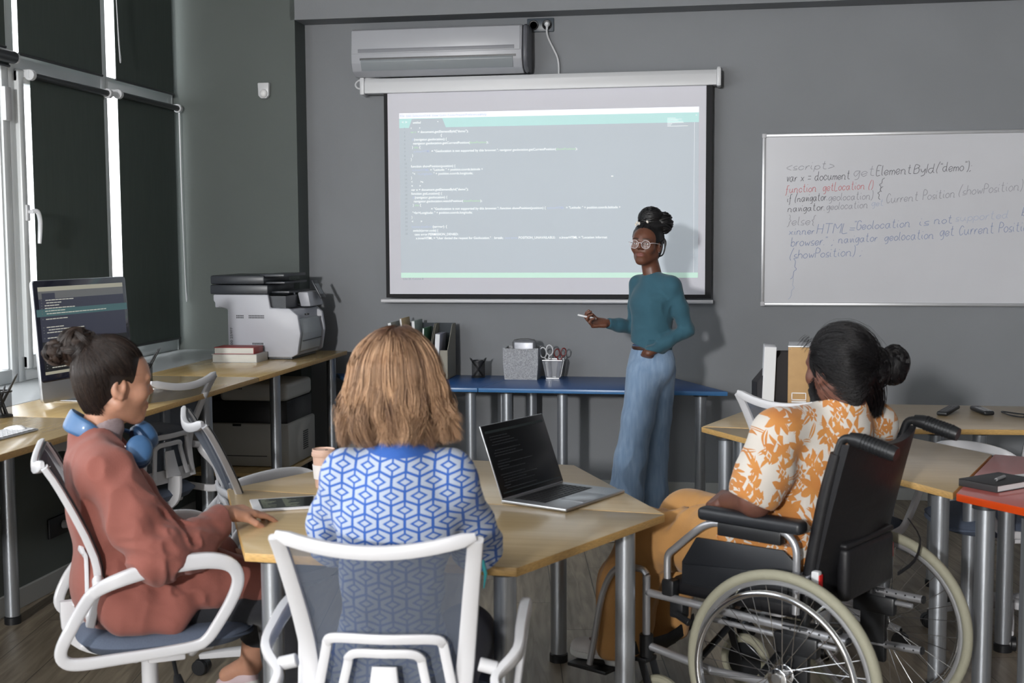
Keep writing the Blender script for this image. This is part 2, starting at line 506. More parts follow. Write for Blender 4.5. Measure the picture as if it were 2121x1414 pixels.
wins = [window(1, 6.502, 7.355, False, .006, .022), window(2, 5.532, 6.50, True, .055, .062), window(3, 4.512, 5.53, False), window(4, 3.412, 4.51, True),
        window(5, 2.212, 3.41, False), window(6, 1.012, 2.21, True), window(7, -.2, 1.01, False), window(8, -1.5, -.19, False), window(9, -3.1, -1.49, True), window(10, -8.1, -3.09, False)]
# turn handle of the second window's sash
h = MB().box((WX+.024, 5.598, 1.655), (WX+.036, 5.628, 1.735), .005).cyl((WX+.03, 5.613, 1.70), (WX+.065, 5.613, 1.70), .009)
h.tube([(WX+.06, 5.605, 1.702), (WX+.075, 5.625, 1.70), (WX+.075, 5.645, 1.66), (WX+.07, 5.65, 1.60), (WX+.068, 5.645, 1.545)], [.011, .012, .011, .011, .009], 10, smooth=4)
h.build('window_handle', M['white'], wins[1])
tag(MB().box((-5.0, -8.4, -.5), (-4.95, 16, 7.5)).build('haze', sky, smooth=False), 'bright white overcast haze beyond the windows', 'sky', kind='stuff')
# window sensor box on the frame at the left edge
o = MB().box((WX+.001, 5.47, 2.13), (WX+.022, 5.525, 2.29), .004).build('contact_sensor', M['white'])
tag(o, 'small white box on the window frame at the left edge', 'sensor')

# roller blinds
def blind(y0, y1, z0, z1, label, cord=None, side=1, rollr=.017):
    b = thing('roller_blind', label, 'blind', (WX+.03, (y0+y1)/2, z1), 0, 'dark roller blinds on the tall windows')
    def P(x, y, z): return (x, y-(y0+y1)/2, z-z1)
    MB().cyl(P(.022, y0, z1), P(.022, y1, z1), rollr).build('roller', M['dark'], b)
    MB().box(P(.004, y0+.012, z0), P(.006, y1-.012, z1)).build('blind_fabric', M['blind'], b)
    MB().cyl(P(.006, y0+.01, z0), P(.006, y1-.01, z0), .007).build('bottom_bar', M['dark'], b)
    for y in (y0, y1):
        s = -1 if y == y0 else 1
        e = MB().cyl(P(.022, y-s*.004, z1), P(.022, y+s*.024, z1), .026, n=20).box(P(-.028, y+s*.002, z1-.012), P(.022, y+s*.022, z1+.026), .004)
        e.build('end_bracket', M['white'], b)
    if cord is not None:
        yy = (y1+.012) if side > 0 else (y0-.012)
        c = MB().tube([P(.03, yy, z1-.02), P(.03, yy+.002, (z1+cord)/2), P(.034, yy+.012, cord+.1), P(.034, yy+.022, cord), P(.034, yy+.03, cord+.02), P(.03, yy+.024, cord+.12), P(.028, yy+.004, (z1+cord)/2), P(.026, yy, z1-.02)], .0025, 6, smooth=5)
        c.build('pull_cord', M['white'], b)
    return b
blind(5.655, 6.412, .965, 2.362, 'dark green roller blind over the lower window behind the monitor', None)
blind(6.552, 7.305, .95, 2.372, 'near black roller blind on the lower window beside the corner', 1.18, 1)
blind(5.565, 6.405, 2.455, 3.46, 'dark upper blind above the window behind the monitor')
blind(6.54, 7.30, 2.455, 3.46, 'dark upper blind at the corner with a hanging cord on its left', 2.55, -1)
blind(4.62, 5.475, 2.47, 3.46, 'sliver of dark upper blind at the left edge of the photo')
blind(4.62, 5.50, 2.385, 2.425, 'rolled up dark blind with white bracket at the left edge', None, 1, .030)
# ---------------------------------------------------------------- things on the front wall
# projection screen
SY = 7.46
ps = thing('projection_screen', 'wide projection screen with white case showing lines of code', 'projection screen', (-1.05, SY, 1.2))
def PS(x, y, z): return (x+1.05, y-SY, z-1.2)
scr_white = mat('screen_cloth', srgb(222, 222, 230), .9, var=.015, vscale=2)
MB().box(PS(-2.044, SY+.002, 1.198), PS(-.052, SY+.006, 2.47)).build('black_border', mat('screen_border', (.012, .012, .014), .8), ps, False)
MB().box(PS(-2.02, SY-.001, 1.221), PS(-.088, SY+.003, 2.47)).build('screen_surface', scr_white, ps, False)
cs = MB()
sec = [(-.045, -.045), (-.045, .02), (-.032, .045), (.03, .045), (.045, .03), (.045, -.03), (.03, -.045)]
R = Matrix(((0, 0, 1, 0), (1, 0, 0, 0), (0, 1, 0, 0), (0, 0, 0, 1)))
cs.prism(sec, PS(-2.155, 0, 0)[0], PS(-.03, 0, 0)[0], .003, Matrix.Translation((0, .012, 2.493-1.2)) @ R)
cs.build('case', M['white'], ps, angle=20)
for xa, xb in ((-2.185, -2.155), (-.03, -.003)):
    e = MB().box(PS(xa, SY-.04, 2.44), PS(xb, SY+.062, 2.545), .008)
    e.box(PS(xa+.004, SY+.03, 2.54), PS(xb-.004, SY+.088, 2.56), .003)
    e.build('end_cap', M['white'], ps)
bar = MB().cyl(PS(-2.078, SY+.004, 1.178), PS(-.04, SY+.004, 1.178), .012); bar.build('bottom_rail', mat('rail_grey', (.62, .62, .64), .35), ps)
# projected picture: projector light put into the colour and glow of a thin layer
IX0, IX1, IZ0, IZ1 = -1.947, -.130, 1.322, 2.327
pic = mat('picture_ground', srgb(186, 194, 201), .9, var=.012, vscale=1.5, emit=.30)
pt = MB(); pm = [pic, mat('picture_white', srgb(246, 248, 252), .9, emit=.3), mat('picture_teal', srgb(186, 222, 220), .9, emit=.32), mat('picture_mint', srgb(205, 238, 222), .9, emit=.25)]
def rect(i, x0, z0, x1, z1, d): pt.mi = i; pt.box(PS(x0, SY-.0015-d, z0), PS(x1, SY-.001, z1))
rect(0, IX0, IZ0, IX1, IZ1-.09, 0); rect(1, IX0, IZ1-.033, IX1, IZ1, .0); rect(2, IX0, IZ1-.09, IX1, IZ1-.033, 0)
rect(3, IX0, IZ0, IX1, IZ0+.03, .0004)
pt.mi = 0; tb = [(IX0+.06, IZ1-.091), (IX0+.08, IZ1-.036), (IX0+.27, IZ1-.036), (IX0+.292, IZ1-.091)]
Rz = Matrix(((1, 0, 0, 0), (0, 0, 1, 0), (0, 1, 0, 0), (0, 0, 0, 1)))
pt.prism([(x+1.05, z-1.2) for x, z in tb], -.0021, -.001, 0, Rz)
pt.mi = 2; rect(1, IX1-.027, IZ0+.03, IX1-.0255, IZ1-.09, .0004)
pict = pt.build('projected_picture', pm, ps, False)

def text_geo(s, size, width=None, shear=0, bold=.010):
    c = bpy.data.curves.new('t', 'FONT'); c.body = s; c.size = size; c.shear = shear; c.resolution_u = 2; c.offset = size*bold
    o = bpy.data.objects.new('t', c); COL.objects.link(o)
    dg = bpy.context.evaluated_depsgraph_get(); me = bpy.data.meshes.new_from_object(o.evaluated_get(dg))
    vs = [v.co.copy() for v in me.vertices]; fs = [tuple(p.vertices) for p in me.polygons]
    bpy.data.objects.remove(o); bpy.data.curves.remove(c); bpy.data.meshes.remove(me)
    if vs and width:
        x1 = max(v.x for v in vs)
        for v in vs: v.x *= width/x1
    return vs, fs
def text_on(mb, s, M4, size, width=None, shear=0, mi=0):
    vs, fs = text_geo(s, size, width, shear)
    mb.mi = mi; mb.add([M4 @ v for v in vs], fs)
# px helper of the picture: 619 px wide image frame -> metres
K = (IX1-IX0)/619.
def pic_xz(px, py):   # photo column / row measured from the picture's top-left corner, row drift removed
    return IX0+px*K, IZ1-py*K
tm = [mat('text_white', (.93, .97, .97), .9, emit=.35), mat('text_green', srgb(196, 226, 200), .9, emit=.2), mat('text_blue', srgb(196, 206, 226), .9, emit=.2), mat('text_grey', srgb(170, 180, 186), .9, emit=.2)]
tx = MB()
def line(px, py, s, w=None, mi=0, size=.020):
    x, z = pic_xz(px, py)
    text_on(tx, s, Matrix.Translation(PS(x, SY-.0024, z)) @ Matrix.Rotation(PI/2, 4, 'X'), size, w and w*K, 0, mi)
for i, (px, s) in enumerate(((2, 'File'), (15, 'Edit'), (29, 'Selection'), (55, 'Find'), (70, 'View'), (86, 'Goto'), (103, 'Tools'), (120, 'Project'), (141, 'Preferences'), (173, 'Help'))):
    line(px, 8, s, None, 2, .02)
line(5, 21, '◀ ▶' if False else '< >', 12); line(29, 22, 'untitled', 17, 0, .02); line(81, 21, '•', 3); line(612, 10+9, '•', 3)
LN = [(24, 33.5, '<            >', 21), (24, 41.5, 'var x', 12, 1), (39, 41.5, '= document.getElementById("demo");', 108), (88, 49, '{', 3), (27, 57, 'if', 4, 2), (31, 57, '(navigator.geolocation) {', 70),
      (29, 65, 'navigator.geolocation.getCurrentPosition(', 121), (149, 65, 'showPosition', 36, 1), (185, 65, ');', 4), (27, 73, '}', 2), (31, 73, 'else', 9, 1), (42, 73, '{', 3),
      (30, 81.5, 'x.innerHTML', 36, 2), (68, 81.5, '= "Geolocation is not supported by this browser."; navigator.geolocation.getCurrentPosition(', 262), (330, 81.5, 'showPosition', 40, 1), (370, 81.5, ');', 4),
      (27, 90, '}', 2), (24, 98, '}', 2), (24, 112.5, 'function showPosition(position) {', 95), (27, 120, 'x.innerHTML', 36, 2), (65, 120, '= "Latitude: " + position.coords.latitude +', 112), (27, 128, '"<', 6), (38, 128, '>Longitude:', 32, 2), (72, 128, '" + position.coords.longitude;', 84),
      (24, 136, '}', 2), (24, 144.5, '<         >a', 26), (24, 153, '<       >', 21), (24, 161, 'var x = document.getElementById("demo");', 122), (24, 169, 'function getLocation() {', 66), (27, 177, 'if', 4, 2), (31, 177, '(navigator.geolocation) {', 70), (29, 185, 'navigator.geolocation.watchPosition(', 106), (135, 185, 'showPosition', 36, 1), (171, 185, ');', 4), (27, 193, '}', 2), (31, 193, 'else', 9, 1), (42, 193, '{', 3),
      (66, 201, '= "Geolocation is not supported by this browser."; function showPosition(position) {', 242), (311, 201, 'x.innerHTML', 36, 2), (350, 201, '= "Latitude: " + position.coords.latitude +', 112), (26, 209, '"<br>Longitude: " + position.coords.longitude;', 128), (24, 218, '}', 2), (24, 227, '<        >', 23),
      (24, 238, 'function showError', 44, 2), (69, 238, '(error) {', 31), (27, 246, 'switch(error.code) {', 54), (30, 254, 'case error.PERMISSION_DENIED:', 94), (33, 262, 'x.innerHTML = "User denied the request for Geolocation."', 160), (200, 262, 'break;', 19), (222, 262, 'case error.', 29, 2), (251, 262, 'POSITION_UNAVAILABLE:', 77), (336, 262, 'x.innerHTML = "Location informat', 99)]
for l in LN: line(*l)
for i in range(28): line(10, 33.5+8.1*i, str(i+1), None, 3, .016)
line(4, 347, 'Line 20, Column 8', 44, 3, .018)
tx.build('code_text', tm, pict, False)
# mini map and pointer
mm = MB(); random.seed(3)
for i in range(8):
    x, z = pic_xz(556, 22+i*2.3); mm.box(PS(x, SY-.0022, z), PS(x+random.uniform(.02, .14), SY-.002, z+.002))
x, z = pic_xz(443, 137); mm.box(PS(x, SY-.0024, z), PS(x+.012, SY-.002, z+.006))
mm.build('code_minimap', tm[0], pict, False)
# power cable of the screen, with its plug in the left end
o = MB().tube([(-2.165, 7.44, 2.475), (-2.20, 7.43, 2.482), (-2.212, 7.43, 2.505), (-2.19, 7.44, 2.53), (-2.12, 7.46, 2.545), (-2.06, 7.49, 2.548), (-1.98, 7.52, 2.56)], .0055, 8, smooth=5)
o.v = [Vector(v)-Vector((-1.05, SY, 1.2)) for v in o.v]; o.build('power_cord', M['white'], ps)
# air conditioner
ac = thing('air_conditioner', 'grey white wall air conditioner above the projection screen', 'air conditioner', (-1.69, WY, 2.55))
def A(x, y, z): return (x+1.69, y-WY, z-2.55)
prof = [(-.001, 0), (-.13, -.006), (-.19, .02), (-.215, .07), (-.218, .12), (-.205, .26), (-.18, .275), (-.001, .28)]
acm = mat('air_conditioner_shell', srgb(168, 170, 176), .35)
MB().prism(prof, -.52, .525, .008, R).build('shell', acm, ac, angle=25)
MB().prism([(-.13, -.004), (-.188, .022), (-.211, .066), (-.215, .118), (-.200, .262), (-.17, .278), (-.02, .282), (-.02, -.006)], .525, .56, .02, R).build('side_cover', mat('air_conditioner_side', srgb(92, 94, 100), .4), ac)
MB().prism([(-.222, .122), (-.212, .262), (-.20, .262), (-.21, .122)], -.515, .515, .003, R).build('front_panel', acm, ac)
MB().prism([(-.2245, .128), (-.2235, .150), (-.212, .150), (-.214, .128)], -.475, .48, .001, R).build('grille_strip', mat('grille_strip', srgb(132, 134, 140), .5), ac)
MB().prism([(-.217, .083), (-.2185, .097), (-.20, .097), (-.20, .083)], -.465, .49, 0, R).build('air_slot', M['black'], ac)
MB().prism([(-.198, .022), (-.222, .074), (-.219, .088), (-.205, .086), (-.185, .03)], -.46, .47, .003, R).build('louvre', mat('louvre', srgb(140, 146, 150), .35), ac)
tx2 = MB(); tx2.box(A(-1.73, 7.345, 2.684), A(-1.715, 7.335, 2.69)); 
MB().tube([A(-1.05-1.0, 7.50, 2.5455), A(-1.6, 7.50, 2.553), A(-1.2, 7.50, 2.556)], .004, 6).build('drain_line', M['dark'], ac)
# double socket with plug
so = thing('wall_socket', 'dark double wall socket to the right of the air conditioner', 'socket', (-1.083, WY, 2.843))
skm = mat('socket_plate', srgb(70, 78, 86), .35)
MB().box((-.082, -.012, -.041), (.082, 0, .041), .005).build('cover_plate', skm, so)
for s in (-.041, .041):
    q = MB().lathe([(.021, 0), (.029, 0), (.03, .003), (.027, .005), (.022, .004), (.021, 0)], (0, 0, 0), 28, Matrix.Translation((s, -.012, 0)) @ Matrix.Rotation(PI/2, 4, 'X'), True)
    q.lathe([(.0215, .0005), (.0001, .0005)], (0, 0, 0), 20, Matrix.Translation((s, -.012, 0)) @ Matrix.Rotation(PI/2, 4, 'X'))
    q.build('socket_ring', mat('socket_black', (.01, .01, .012), .3), so)
pc = thing('power_cable', 'white plug and cable hanging from the socket down to the screen', 'cable', (-1.04, WY-.014, 2.845))
MB().lathe([(.017, 0), (.018, .012), (.016, .022), (.009, .03)], (0, 0, 0), 16, Matrix.Rotation(PI/2, 4, 'X')).cyl((0, -.02, 0), (.002, -.03, -.035), .009, .006).build('plug', M['white'], pc)
MB().tube([(0, -.03, -.02), (.002, -.03, -.06), (.015, -.02, -.10), (.042, -.012, -.155), (.062, -.01, -.2), (.07, -.01, -.25), (.07, -.012, -.30)], .0055, 8, smooth=5).build('cord', M['white'], pc)
# motion sensor
ms = thing('motion_sensor', 'small white motion sensor on the corner pier', 'sensor', (-2.767, PY, 2.47))
MB().prism([(-.037, .048), (.037, .048), (.034, -.03), (.018, -.048), (-.016, -.048), (-.034, -.03)], 0, .035, .006, Matrix.Rotation(PI/2, 4, 'X')).build('housing', M['white'], ms)
MB().ell((.004, -.034, -.018), (.024, .02, .026)).build('lens', mat('sensor_lens', (.85, .85, .85), .25), ms)
# whiteboard
WBX0, WBX1, WBZ0, WBZ1 = .24, 2.06, 1.152, 2.166
wb = thing('whiteboard', 'whiteboard with faded handwritten code in black red and blue', 'whiteboard', ((WBX0+WBX1)/2, WY, WBZ0))
cx0 = (WBX0+WBX1)/2
def WB(x, y, z): return (x-cx0, y-WY, z-WBZ0)
MB().box(WB(WBX0+.01, WY-.02, WBZ0+.01), WB(WBX1-.01, WY, WBZ1-.01)).build('writing_surface', mat('whiteboard_enamel', srgb(206, 207, 212), .25, coat=.3, var=.02, vscale=3), wb, False)
fr = mat('whiteboard_frame', (.55, .56, .58), .35, .6)
for a, b in (((WBX0, WBZ0), (WBX0+.02, WBZ1)), ((WBX1-.02, WBZ0), (WBX1, WBZ1)), ((WBX0, WBZ0), (WBX1, WBZ0+.02)), ((WBX0, WBZ1-.02), (WBX1, WBZ1))):
    MB().box(WB(a[0], WY-.028, a[1]), WB(b[0], WY-.001, b[1]), .004).build('frame_rail', fr, wb)
for x in (WBX0-.003, WBX1-.025):
    for z in (WBZ0-.003, WBZ1-.025): MB().box(WB(x, WY-.031, z), WB(x+.028, WY, z+.028), .006).build('corner_cap', mat('corner_cap', (.5, .5, .52), .5), wb)
# single-stroke hand lettering; digit pairs are x,y on a small grid (baseline y=2, x-height 5, cap 8)
GL = {'a': '35 15 04 03 12 22 35,35 33 42', 'b': '08 02,04 15 25 34 33 22 12 03', 'c': '34 25 15 04 03 12 22 33', 'd': '35 15 04 03 12 22 34,38 33 42', 'e': '03 34 25 15 04 03 12 22 33', 'f': '38 28 17 11 00,05 25', 'g': '35 15 04 03 12 23 35,35 31 20 10', 'h': '08 02,04 15 25 34 32', 'i': '05 03 12,07 07',
      'j': '15 11 00', 'k': '08 02,25 04 22', 'l': '08 03 12', 'm': '05 02,04 15 24 22,24 35 44 42', 'n': '05 02,04 15 25 34 32 42', 'o': '15 04 03 12 22 33 34 25 15', 'p': '05 00,04 15 25 34 33 22 12 03', 'q': '35 15 04 03 12 22 34,35 30', 'r': '05 02,03 15 25', 's': '25 15 04 13 23 22 12 02', 't': '18 13 22 32,06 26', 'u': '05 03 12 22 34,35 33 42',
      'v': '05 12 25', 'w': '05 12 24 32 45', 'x': '05 32,35 02', 'y': '05 13 23 35,35 31 10', 'E': '38 08 02 32,05 25', 'B': '02 08 28 37 26 05,26 35 33 22 02', 'I': '08 02', 'G': '37 28 18 07 03 12 22 33 35 25', 'H': '08 02,38 32,05 35', 'T': '08 48,28 22', 'M': '02 08 25 48 42', 'L': '08 02 32', 'P': '02 08 28 37 36 25 05', 'C': '37 28 18 06 04 12 22 33', 'S': '37 28 18 07 16 25 34 33 22 12 03',
      '<': '36 04 32', '>': '06 34 02', '=': '05 35,03 33', '(': '29 17 03 11', ')': '09 17 13 01', '{': '29 18 16 05 14 12 21', '}': '09 18 16 25 14 12 01', '.': '02 02', ';': '15 15,12 01', '"': '08 07,18 17', "'": '08 07', ' ': ''}
hw = MB(); random.seed(11)
def scribble(mb, s, x, z, h, width, slope, mi, lift=.0215, th=.0016):
    # total advance first
    adv = 0; lay = []
    for ch in s:
        g = GL.get(ch, ''); wd = max([int(p[0]) for st in g.split(',') for p in st.split()] or [2])
        lay.append((ch, adv)); adv += wd+1.1
    k = width/adv; kz = h/6
    for ch, ax in lay:
        g = GL.get(ch, '')
        jz = random.uniform(-.1, .1); sc = random.uniform(.92, 1.1)
        for st in g.split(','):
            pts = []
            for p in st.split():
                u = (ax+int(p[0])+int(p[1])*.18)*k; v = (int(p[1])-2+jz)*kz*sc
                pts.append(Vector(WB(x+u, WY-lift, z+v+u*slope)))
            if len(pts) < 2: continue
            if (pts[0]-pts[-1]).length < 1e-6 and len(pts) == 2: pts[1] = pts[0]+Vector((th*1.5, 0, th*1.5))
            pts2, _ = catmull(pts, 1, 4)
            mb.mi = mi; mb.tube(pts2, 1, 4, flat=(th, .0004), up=(0, -1, 0))
wm = [mat('ink_black', srgb(112, 112, 118), .6), mat('ink_grey', srgb(158, 158, 166), .6), mat('ink_red', srgb(206, 130, 134), .6), mat('ink_blue', srgb(140, 152, 184), .6), mat('ink_pale', srgb(180, 188, 206), .6)]
def wl(px, py, s, wpx, slope, mi, h=.045):
    x = .24+(px-1580)/355.; z = 2.165-(py-278)/350.
    q = MB(); scribble(q, s, x, z, h, wpx/355., slope, 0); q.build('handwriting', wm[mi], wb, False)
wl(1628, 353, '<script>', 100, .03, 1, .042)
wl(1630, 376, 'var x = document', 130, .03, 0, .05); wl(1765, 367, 'get', 45, .03, 1, .055); wl(1811, 366, 'Element', 72, .05, 0, .055); wl(1885, 363, 'ById', 44, .04, 0, .05); wl(1930, 360, '("demo");', 70, .03, 0, .05)
wl(1628, 399, 'function  getLocation ()', 178, .04, 2, .045); wl(1815, 395, '{', 12, .02, 0, .06)
wl(1632, 418, 'if (navigator.', 82, .04, 0, .042); wl(1716, 416, 'geolocation)', 90, .03, 1, .042); wl(1812, 411, '{', 12, .0, 0, .055)
wl(1633, 438, 'navigator.', 76, .04, 0, .04); wl(1712, 435, 'geolocation', 85, .05, 1, .042); wl(1803, 428, 'get', 25, .05, 4, .04); wl(1832, 422, 'Current Position', 138, .08, 1, .05); wl(1975, 408, '(showPosition)', 125, .08, 1, .05)
wl(1632, 466, '}else{', 58, .03, 1, .05)
wl(1636, 485, 'x.inner', 53, .02, 3, .04); wl(1692, 483, 'HTML', 66, .01, 3, .055); wl(1758, 478, '=', 14, 0, 3, .035); wl(1768, 476, '"Geolocation', 115, .05, 3, .048); wl(1898, 468, 'is', 22, .04, 3, .045); wl(1928, 465, 'not', 38, .05, 3, .045); wl(1970, 460, 'supported', 105, .06, 4, .045); wl(2098, 450, 'by', 32, .05, 3, .05)
wl(1640, 509, 'browser." ;', 88, .04, 3, .05); wl(1737, 503, 'navigator', 80, .05, 3, .046); wl(1830, 499, 'geolocation', 100, .05, 3, .05); wl(1940, 490, 'get Current Position', 185, .06, 3, .055)
wl(1638, 535, '(showPosition) ;', 148, .05, 3, .05)
wl(1640, 572, '}', 14, 0, 3, .085); wl(1636, 612, '}', 14, 0, 4, .095)
# ---------------------------------------------------------------- tables
def table(label, pts, top, edge, legs, z=.72, th=.024, group=None, lr=.03, name='table', shift=None):
    c = shift or (sum(p[0] for p in pts)/len(pts), sum(p[1] for p in pts)/len(pts))
    t = thing(name, label, 'table', (c[0], c[1], 0), 0, group)
    q = [(p[0]-c[0], p[1]-c[1]) for p in pts]
    mb = MB(); mb.prism(q, z-th, z, .0025)
    # laminate on top, banding round the edge
    o = mb.build('tabletop', [top, edge], t, angle=30)
    for p in o.data.polygons: p.material_index = 0 if abs(p.normal.z) > .9 else 1
    for (x, y) in legs:
        x -= c[0]; y -= c[1]
        l = MB().cyl((x, y, .03), (x, y, z-th-.012), lr).build('leg', M['steel'], t)
        MB().lathe([(lr+.004, 0), (lr+.004, .028), (lr-.002, .034)], (x, y, 0), 24).build('foot', M['black'], l)
        MB().lathe([(lr+.012, z-th-.012), (lr+.012, z-th)], (x, y, 0), 24).build('fixing_plate', M['dark'], l)
    return t
def inset(pts, d):
    n = len(pts); cx = sum(p[0] for p in pts)/n; cy = sum(p[1] for p in pts)/n; o = []
    for i, p in enumerate(pts):
        a = Vector(pts[i-1])-Vector(p); b = Vector(pts[(i+1) % n])-Vector(p); a.normalize(); b.normalize()
        m = (a+b).normalized(); s = max(.35, math.sqrt((1-a.dot(b))/2))
        o.append((p[0]+m.x*d/s, p[1]+m.y*d/s))
    return o
C1 = [(-1.249, 3.095), (-.503, 3.050), (-.158, 3.725), (-1.630, 3.900)]
table('birch trapezoid table nearest the camera with tablet and laptop on it', C1, M['birch'], M['edge'], inset(C1, .075), group=None)
C2 = [(-.160, 3.731), (-.526, 4.505), (-1.262, 4.60), (-1.631, 3.906)]
table('birch trapezoid table behind the blonde person, joined to the near one', C2, M['birch'], M['edge'], inset(C2, .075))
TA = [(-.076, 5.515), (.757, 4.178), (1.037, 4.955), (.745, 5.40)]
table('birch table under the wheelchair user\'s push handles, beside the coral table', TA, M['birch'], M['edge'], [(.03, 5.40), (.745, 4.335), (.96, 4.93), (.70, 5.33)])
TB = [(-.070, 5.535), (.75, 5.42), (.80, 5.575), (1.95, 5.66), (1.60, 6.40), (.24, 6.40)]
table('birch table with magazine files and two black remote controls', TB, M['birch'], M['edge'], [(.95, 5.67), (1.14, 5.70), (.33, 6.32), (1.52, 6.31), (.10, 5.62)])
TR_ = [(.766, 4.172), (1.047, 4.955), (1.95, 4.62), (2.1, 4.0), (1.35, 3.45)]
table('coral red table with orange edge and black notebook', TR_, M['red'], M['red_edge'], [(.85, 4.13), (1.062, 4.80), (.965, 4.02), (1.9, 4.5), (1.38, 3.58)], th=.026)
BR = [(-1.340, 6.815), (.047, 6.815), (-.271, 7.47), (-1.20, 7.47)]
table('blue table behind the standing woman, right one of two', BR, M['blue'], M['blue_edge'], [(-1.19, 6.90), (-.87, 6.88), (-.10, 6.89), (-.36, 7.38), (-1.12, 7.38)])
BL = [(-2.02, 6.815), (-1.345, 6.815), (-1.207, 7.47), (-2.38, 7.47)]
table('blue table against the wall under the grey magazine files', BL, M['blue'], M['blue_edge'], [(-1.40, 6.90), (-1.30, 7.38), (-1.95, 6.92), (-2.2, 7.38)])
# the long window desk, three tops
for (y0, y1, lb, lg) in ((2.2, 4.43, 'birch window desk with keyboard and mouse at the left edge', [(-2.84, 2.3)]),
                         (4.436, 5.9, 'birch window desk holding the big monitor', [(-2.84, 4.55), (-2.36, 5.42)]),
                         (5.906, 7.40, 'birch window desk holding the printer and two books', [(-2.36, 6.33), (-2.36, 7.31), (-2.84, 6.0)])):
    if y1 == 7.40: pts = [(-2.283, y0), (-2.283, 7.40), (-2.565, 7.40), (-2.57, 7.355), (-2.915, 7.355), (-2.915, y0)]
    else: pts = [(-2.283, y0), (-2.283, y1), (-2.915, y1), (-2.915, y0)]
    table(lb, pts[::-1], M['birch_side'], M['edge'], lg, .87, .024, 'birch window desks', .029, 'window_desk')
# plywood shelf unit side / low shelf that carries the second printer
o = MB().box((-2.90, 6.38, .262), (-2.36, 7.30, .284), .002).build('low_shelf', [M['birch_side']]); tag(o, 'low wooden shelf under the window desk carrying a printer', 'shelf')
for (x, y) in ((-2.86, 6.46), (-2.86, 7.24), (-2.47, 7.24), (-2.47, 6.46)):
    MB().box((x-.02, y-.02, 0), (x+.02, y+.02, .262), .002).build('shelf_post', M['dark'], o)

# ---------------------------------------------------------------- printers
pw = mat('printer_white', srgb(180, 182, 190), .4); pdk = mat('printer_dark', (.03, .034, .042), .35); pgr = mat('printer_grey', srgb(168, 174, 178), .4)
pr1 = thing('printer', 'white multifunction printer with black scanner lid on the window desk', 'printer', (-2.64, 7.0, .87))
def P1(x, y, z): return (x+2.64, y-7.0, z-.87)
x0, x1, y0, y1 = -2.815, -2.44, 6.80, 7.27
RY = Matrix(((1, 0, 0, 0), (0, 0, 1, 0), (0, 1, 0, 0), (0, 0, 0, 1)))   # prism drawn in x,z then pushed along y
body = [(-2.815, .882), (-2.43, .882), (-2.395, .90), (-2.375, 1.02), (-2.39, 1.125), (-2.44, 1.165), (-2.555, 1.168), (-2.567, 1.245), (-2.90, 1.245), (-2.90, 1.21), (-2.875, 1.175), (-2.815, 1.16)]
for ya in (y0-7.0, y1-7.03): MB().prism([(x+2.64, z-.87) for x, z in body], ya, ya+.03, .008, RY).build('side_cover', pw, pr1)
mb = MB().box(P1(-2.81, y0+.02, .885), P1(-2.42, y1-.02, 1.155), .01).box(P1(-2.90, y0+.02, 1.165), P1(-2.60, y1-.02, 1.245), .01)
mb.build('body', pw, pr1)
MB().prism([(x+2.64, z-.87) for x, z in [(-2.45, 1.165), (-2.39, 1.165), (-2.405, 1.25), (-2.47, 1.25)]], y1-7.0-.24, y1-7.0, .006, RY).build('control_block', pw, pr1)
MB().box(P1(-2.575, y0+.03, 1.165), P1(-2.47, y1-.24, 1.235)).build('paper_outlet', pdk, pr1)
MB().prism([(-2.43+2.64, .03), (-2.392+2.64, .045), (-2.378+2.64, .145), (-2.395+2.64, .23), (-2.41+2.64, .232)], y0-7.0+.05, y1-7.0-.075, .004, RY).build('front_door', pgr, pr1)
MB().box(P1(-2.392, y0+.06, .972), P1(-2.3762, y1-.08, .9755)).build('tray_gap', M['black'], pr1)
MB().box(P1(-2.40, y0+.15, 1.118), P1(-2.3835, y0+.19, 1.128), .002).build('door_catch', M['black'], pr1)
sc_ = MB().box(P1(-2.915, y0-.005, 1.247), P1(-2.565, y1-.02, 1.30), .006).box(P1(-2.915, y0-.005, 1.303), P1(-2.585, y1-.04, 1.355), .012)
sc_.box(P1(-2.60, y0+.02, 1.305), P1(-2.47, y1-.06, 1.318), .003).box(P1(-2.62, y0+.01, 1.345), P1(-2.47, y1-.08, 1.362), .004).box(P1(-2.58, y0+.06, 1.25), P1(-2.46, y1-.04, 1.262), .002)
sc_.build('scanner_unit', pdk, pr1)
MB().box((-.06, -.045, -.006), (.06, .045, .006), .003, Matrix.Translation(P1(-2.385, 7.17, 1.262)) @ Matrix.Rotation(RAD(62), 4, 'Y')).build('control_screen', pdk, pr1)
MB().box((-.035, -.03, .006), (.035, .03, .0072), 0, Matrix.Translation(P1(-2.385, 7.17, 1.262)) @ Matrix.Rotation(RAD(62), 4, 'Y')).build('display', mat('lcd', (.16, .18, .2), .2), pr1)
mb = MB()
for bx, bz, nx, nz, sx, sz in ((-2.76, 1.118, 7, 2, .0065, .011), (-2.685, 1.118, 14, 2, .0068, .011), (-2.665, .955, 8, 5, .0085, .0155)):
    for i in range(nx):
        for j in range(nz): mb.box(P1(bx+i*sx, y0-.0012, bz-j*sz), P1(bx+i*sx+sx*.62, y0+.001, bz-j*sz+sz*.72))
mb.build('vent', M['black'], pr1, False)
mb = MB(); RX = Matrix.Rotation(PI/2, 4, 'X')
text_on(mb, '5500 259FF', Matrix.Translation(P1(-2.785, y0-.001, .925)) @ RX @ Matrix.Rotation(PI/2, 4, 'Z'), .022, .13)
mb.build('inventory_number', mat('stamp_ink', (.12, .12, .13), .7), pr1, False)
MB().box(P1(-2.80, y0+.01, .87), P1(-2.43, y1-.03, .884), .003).build('base', M['dark'], pr1)

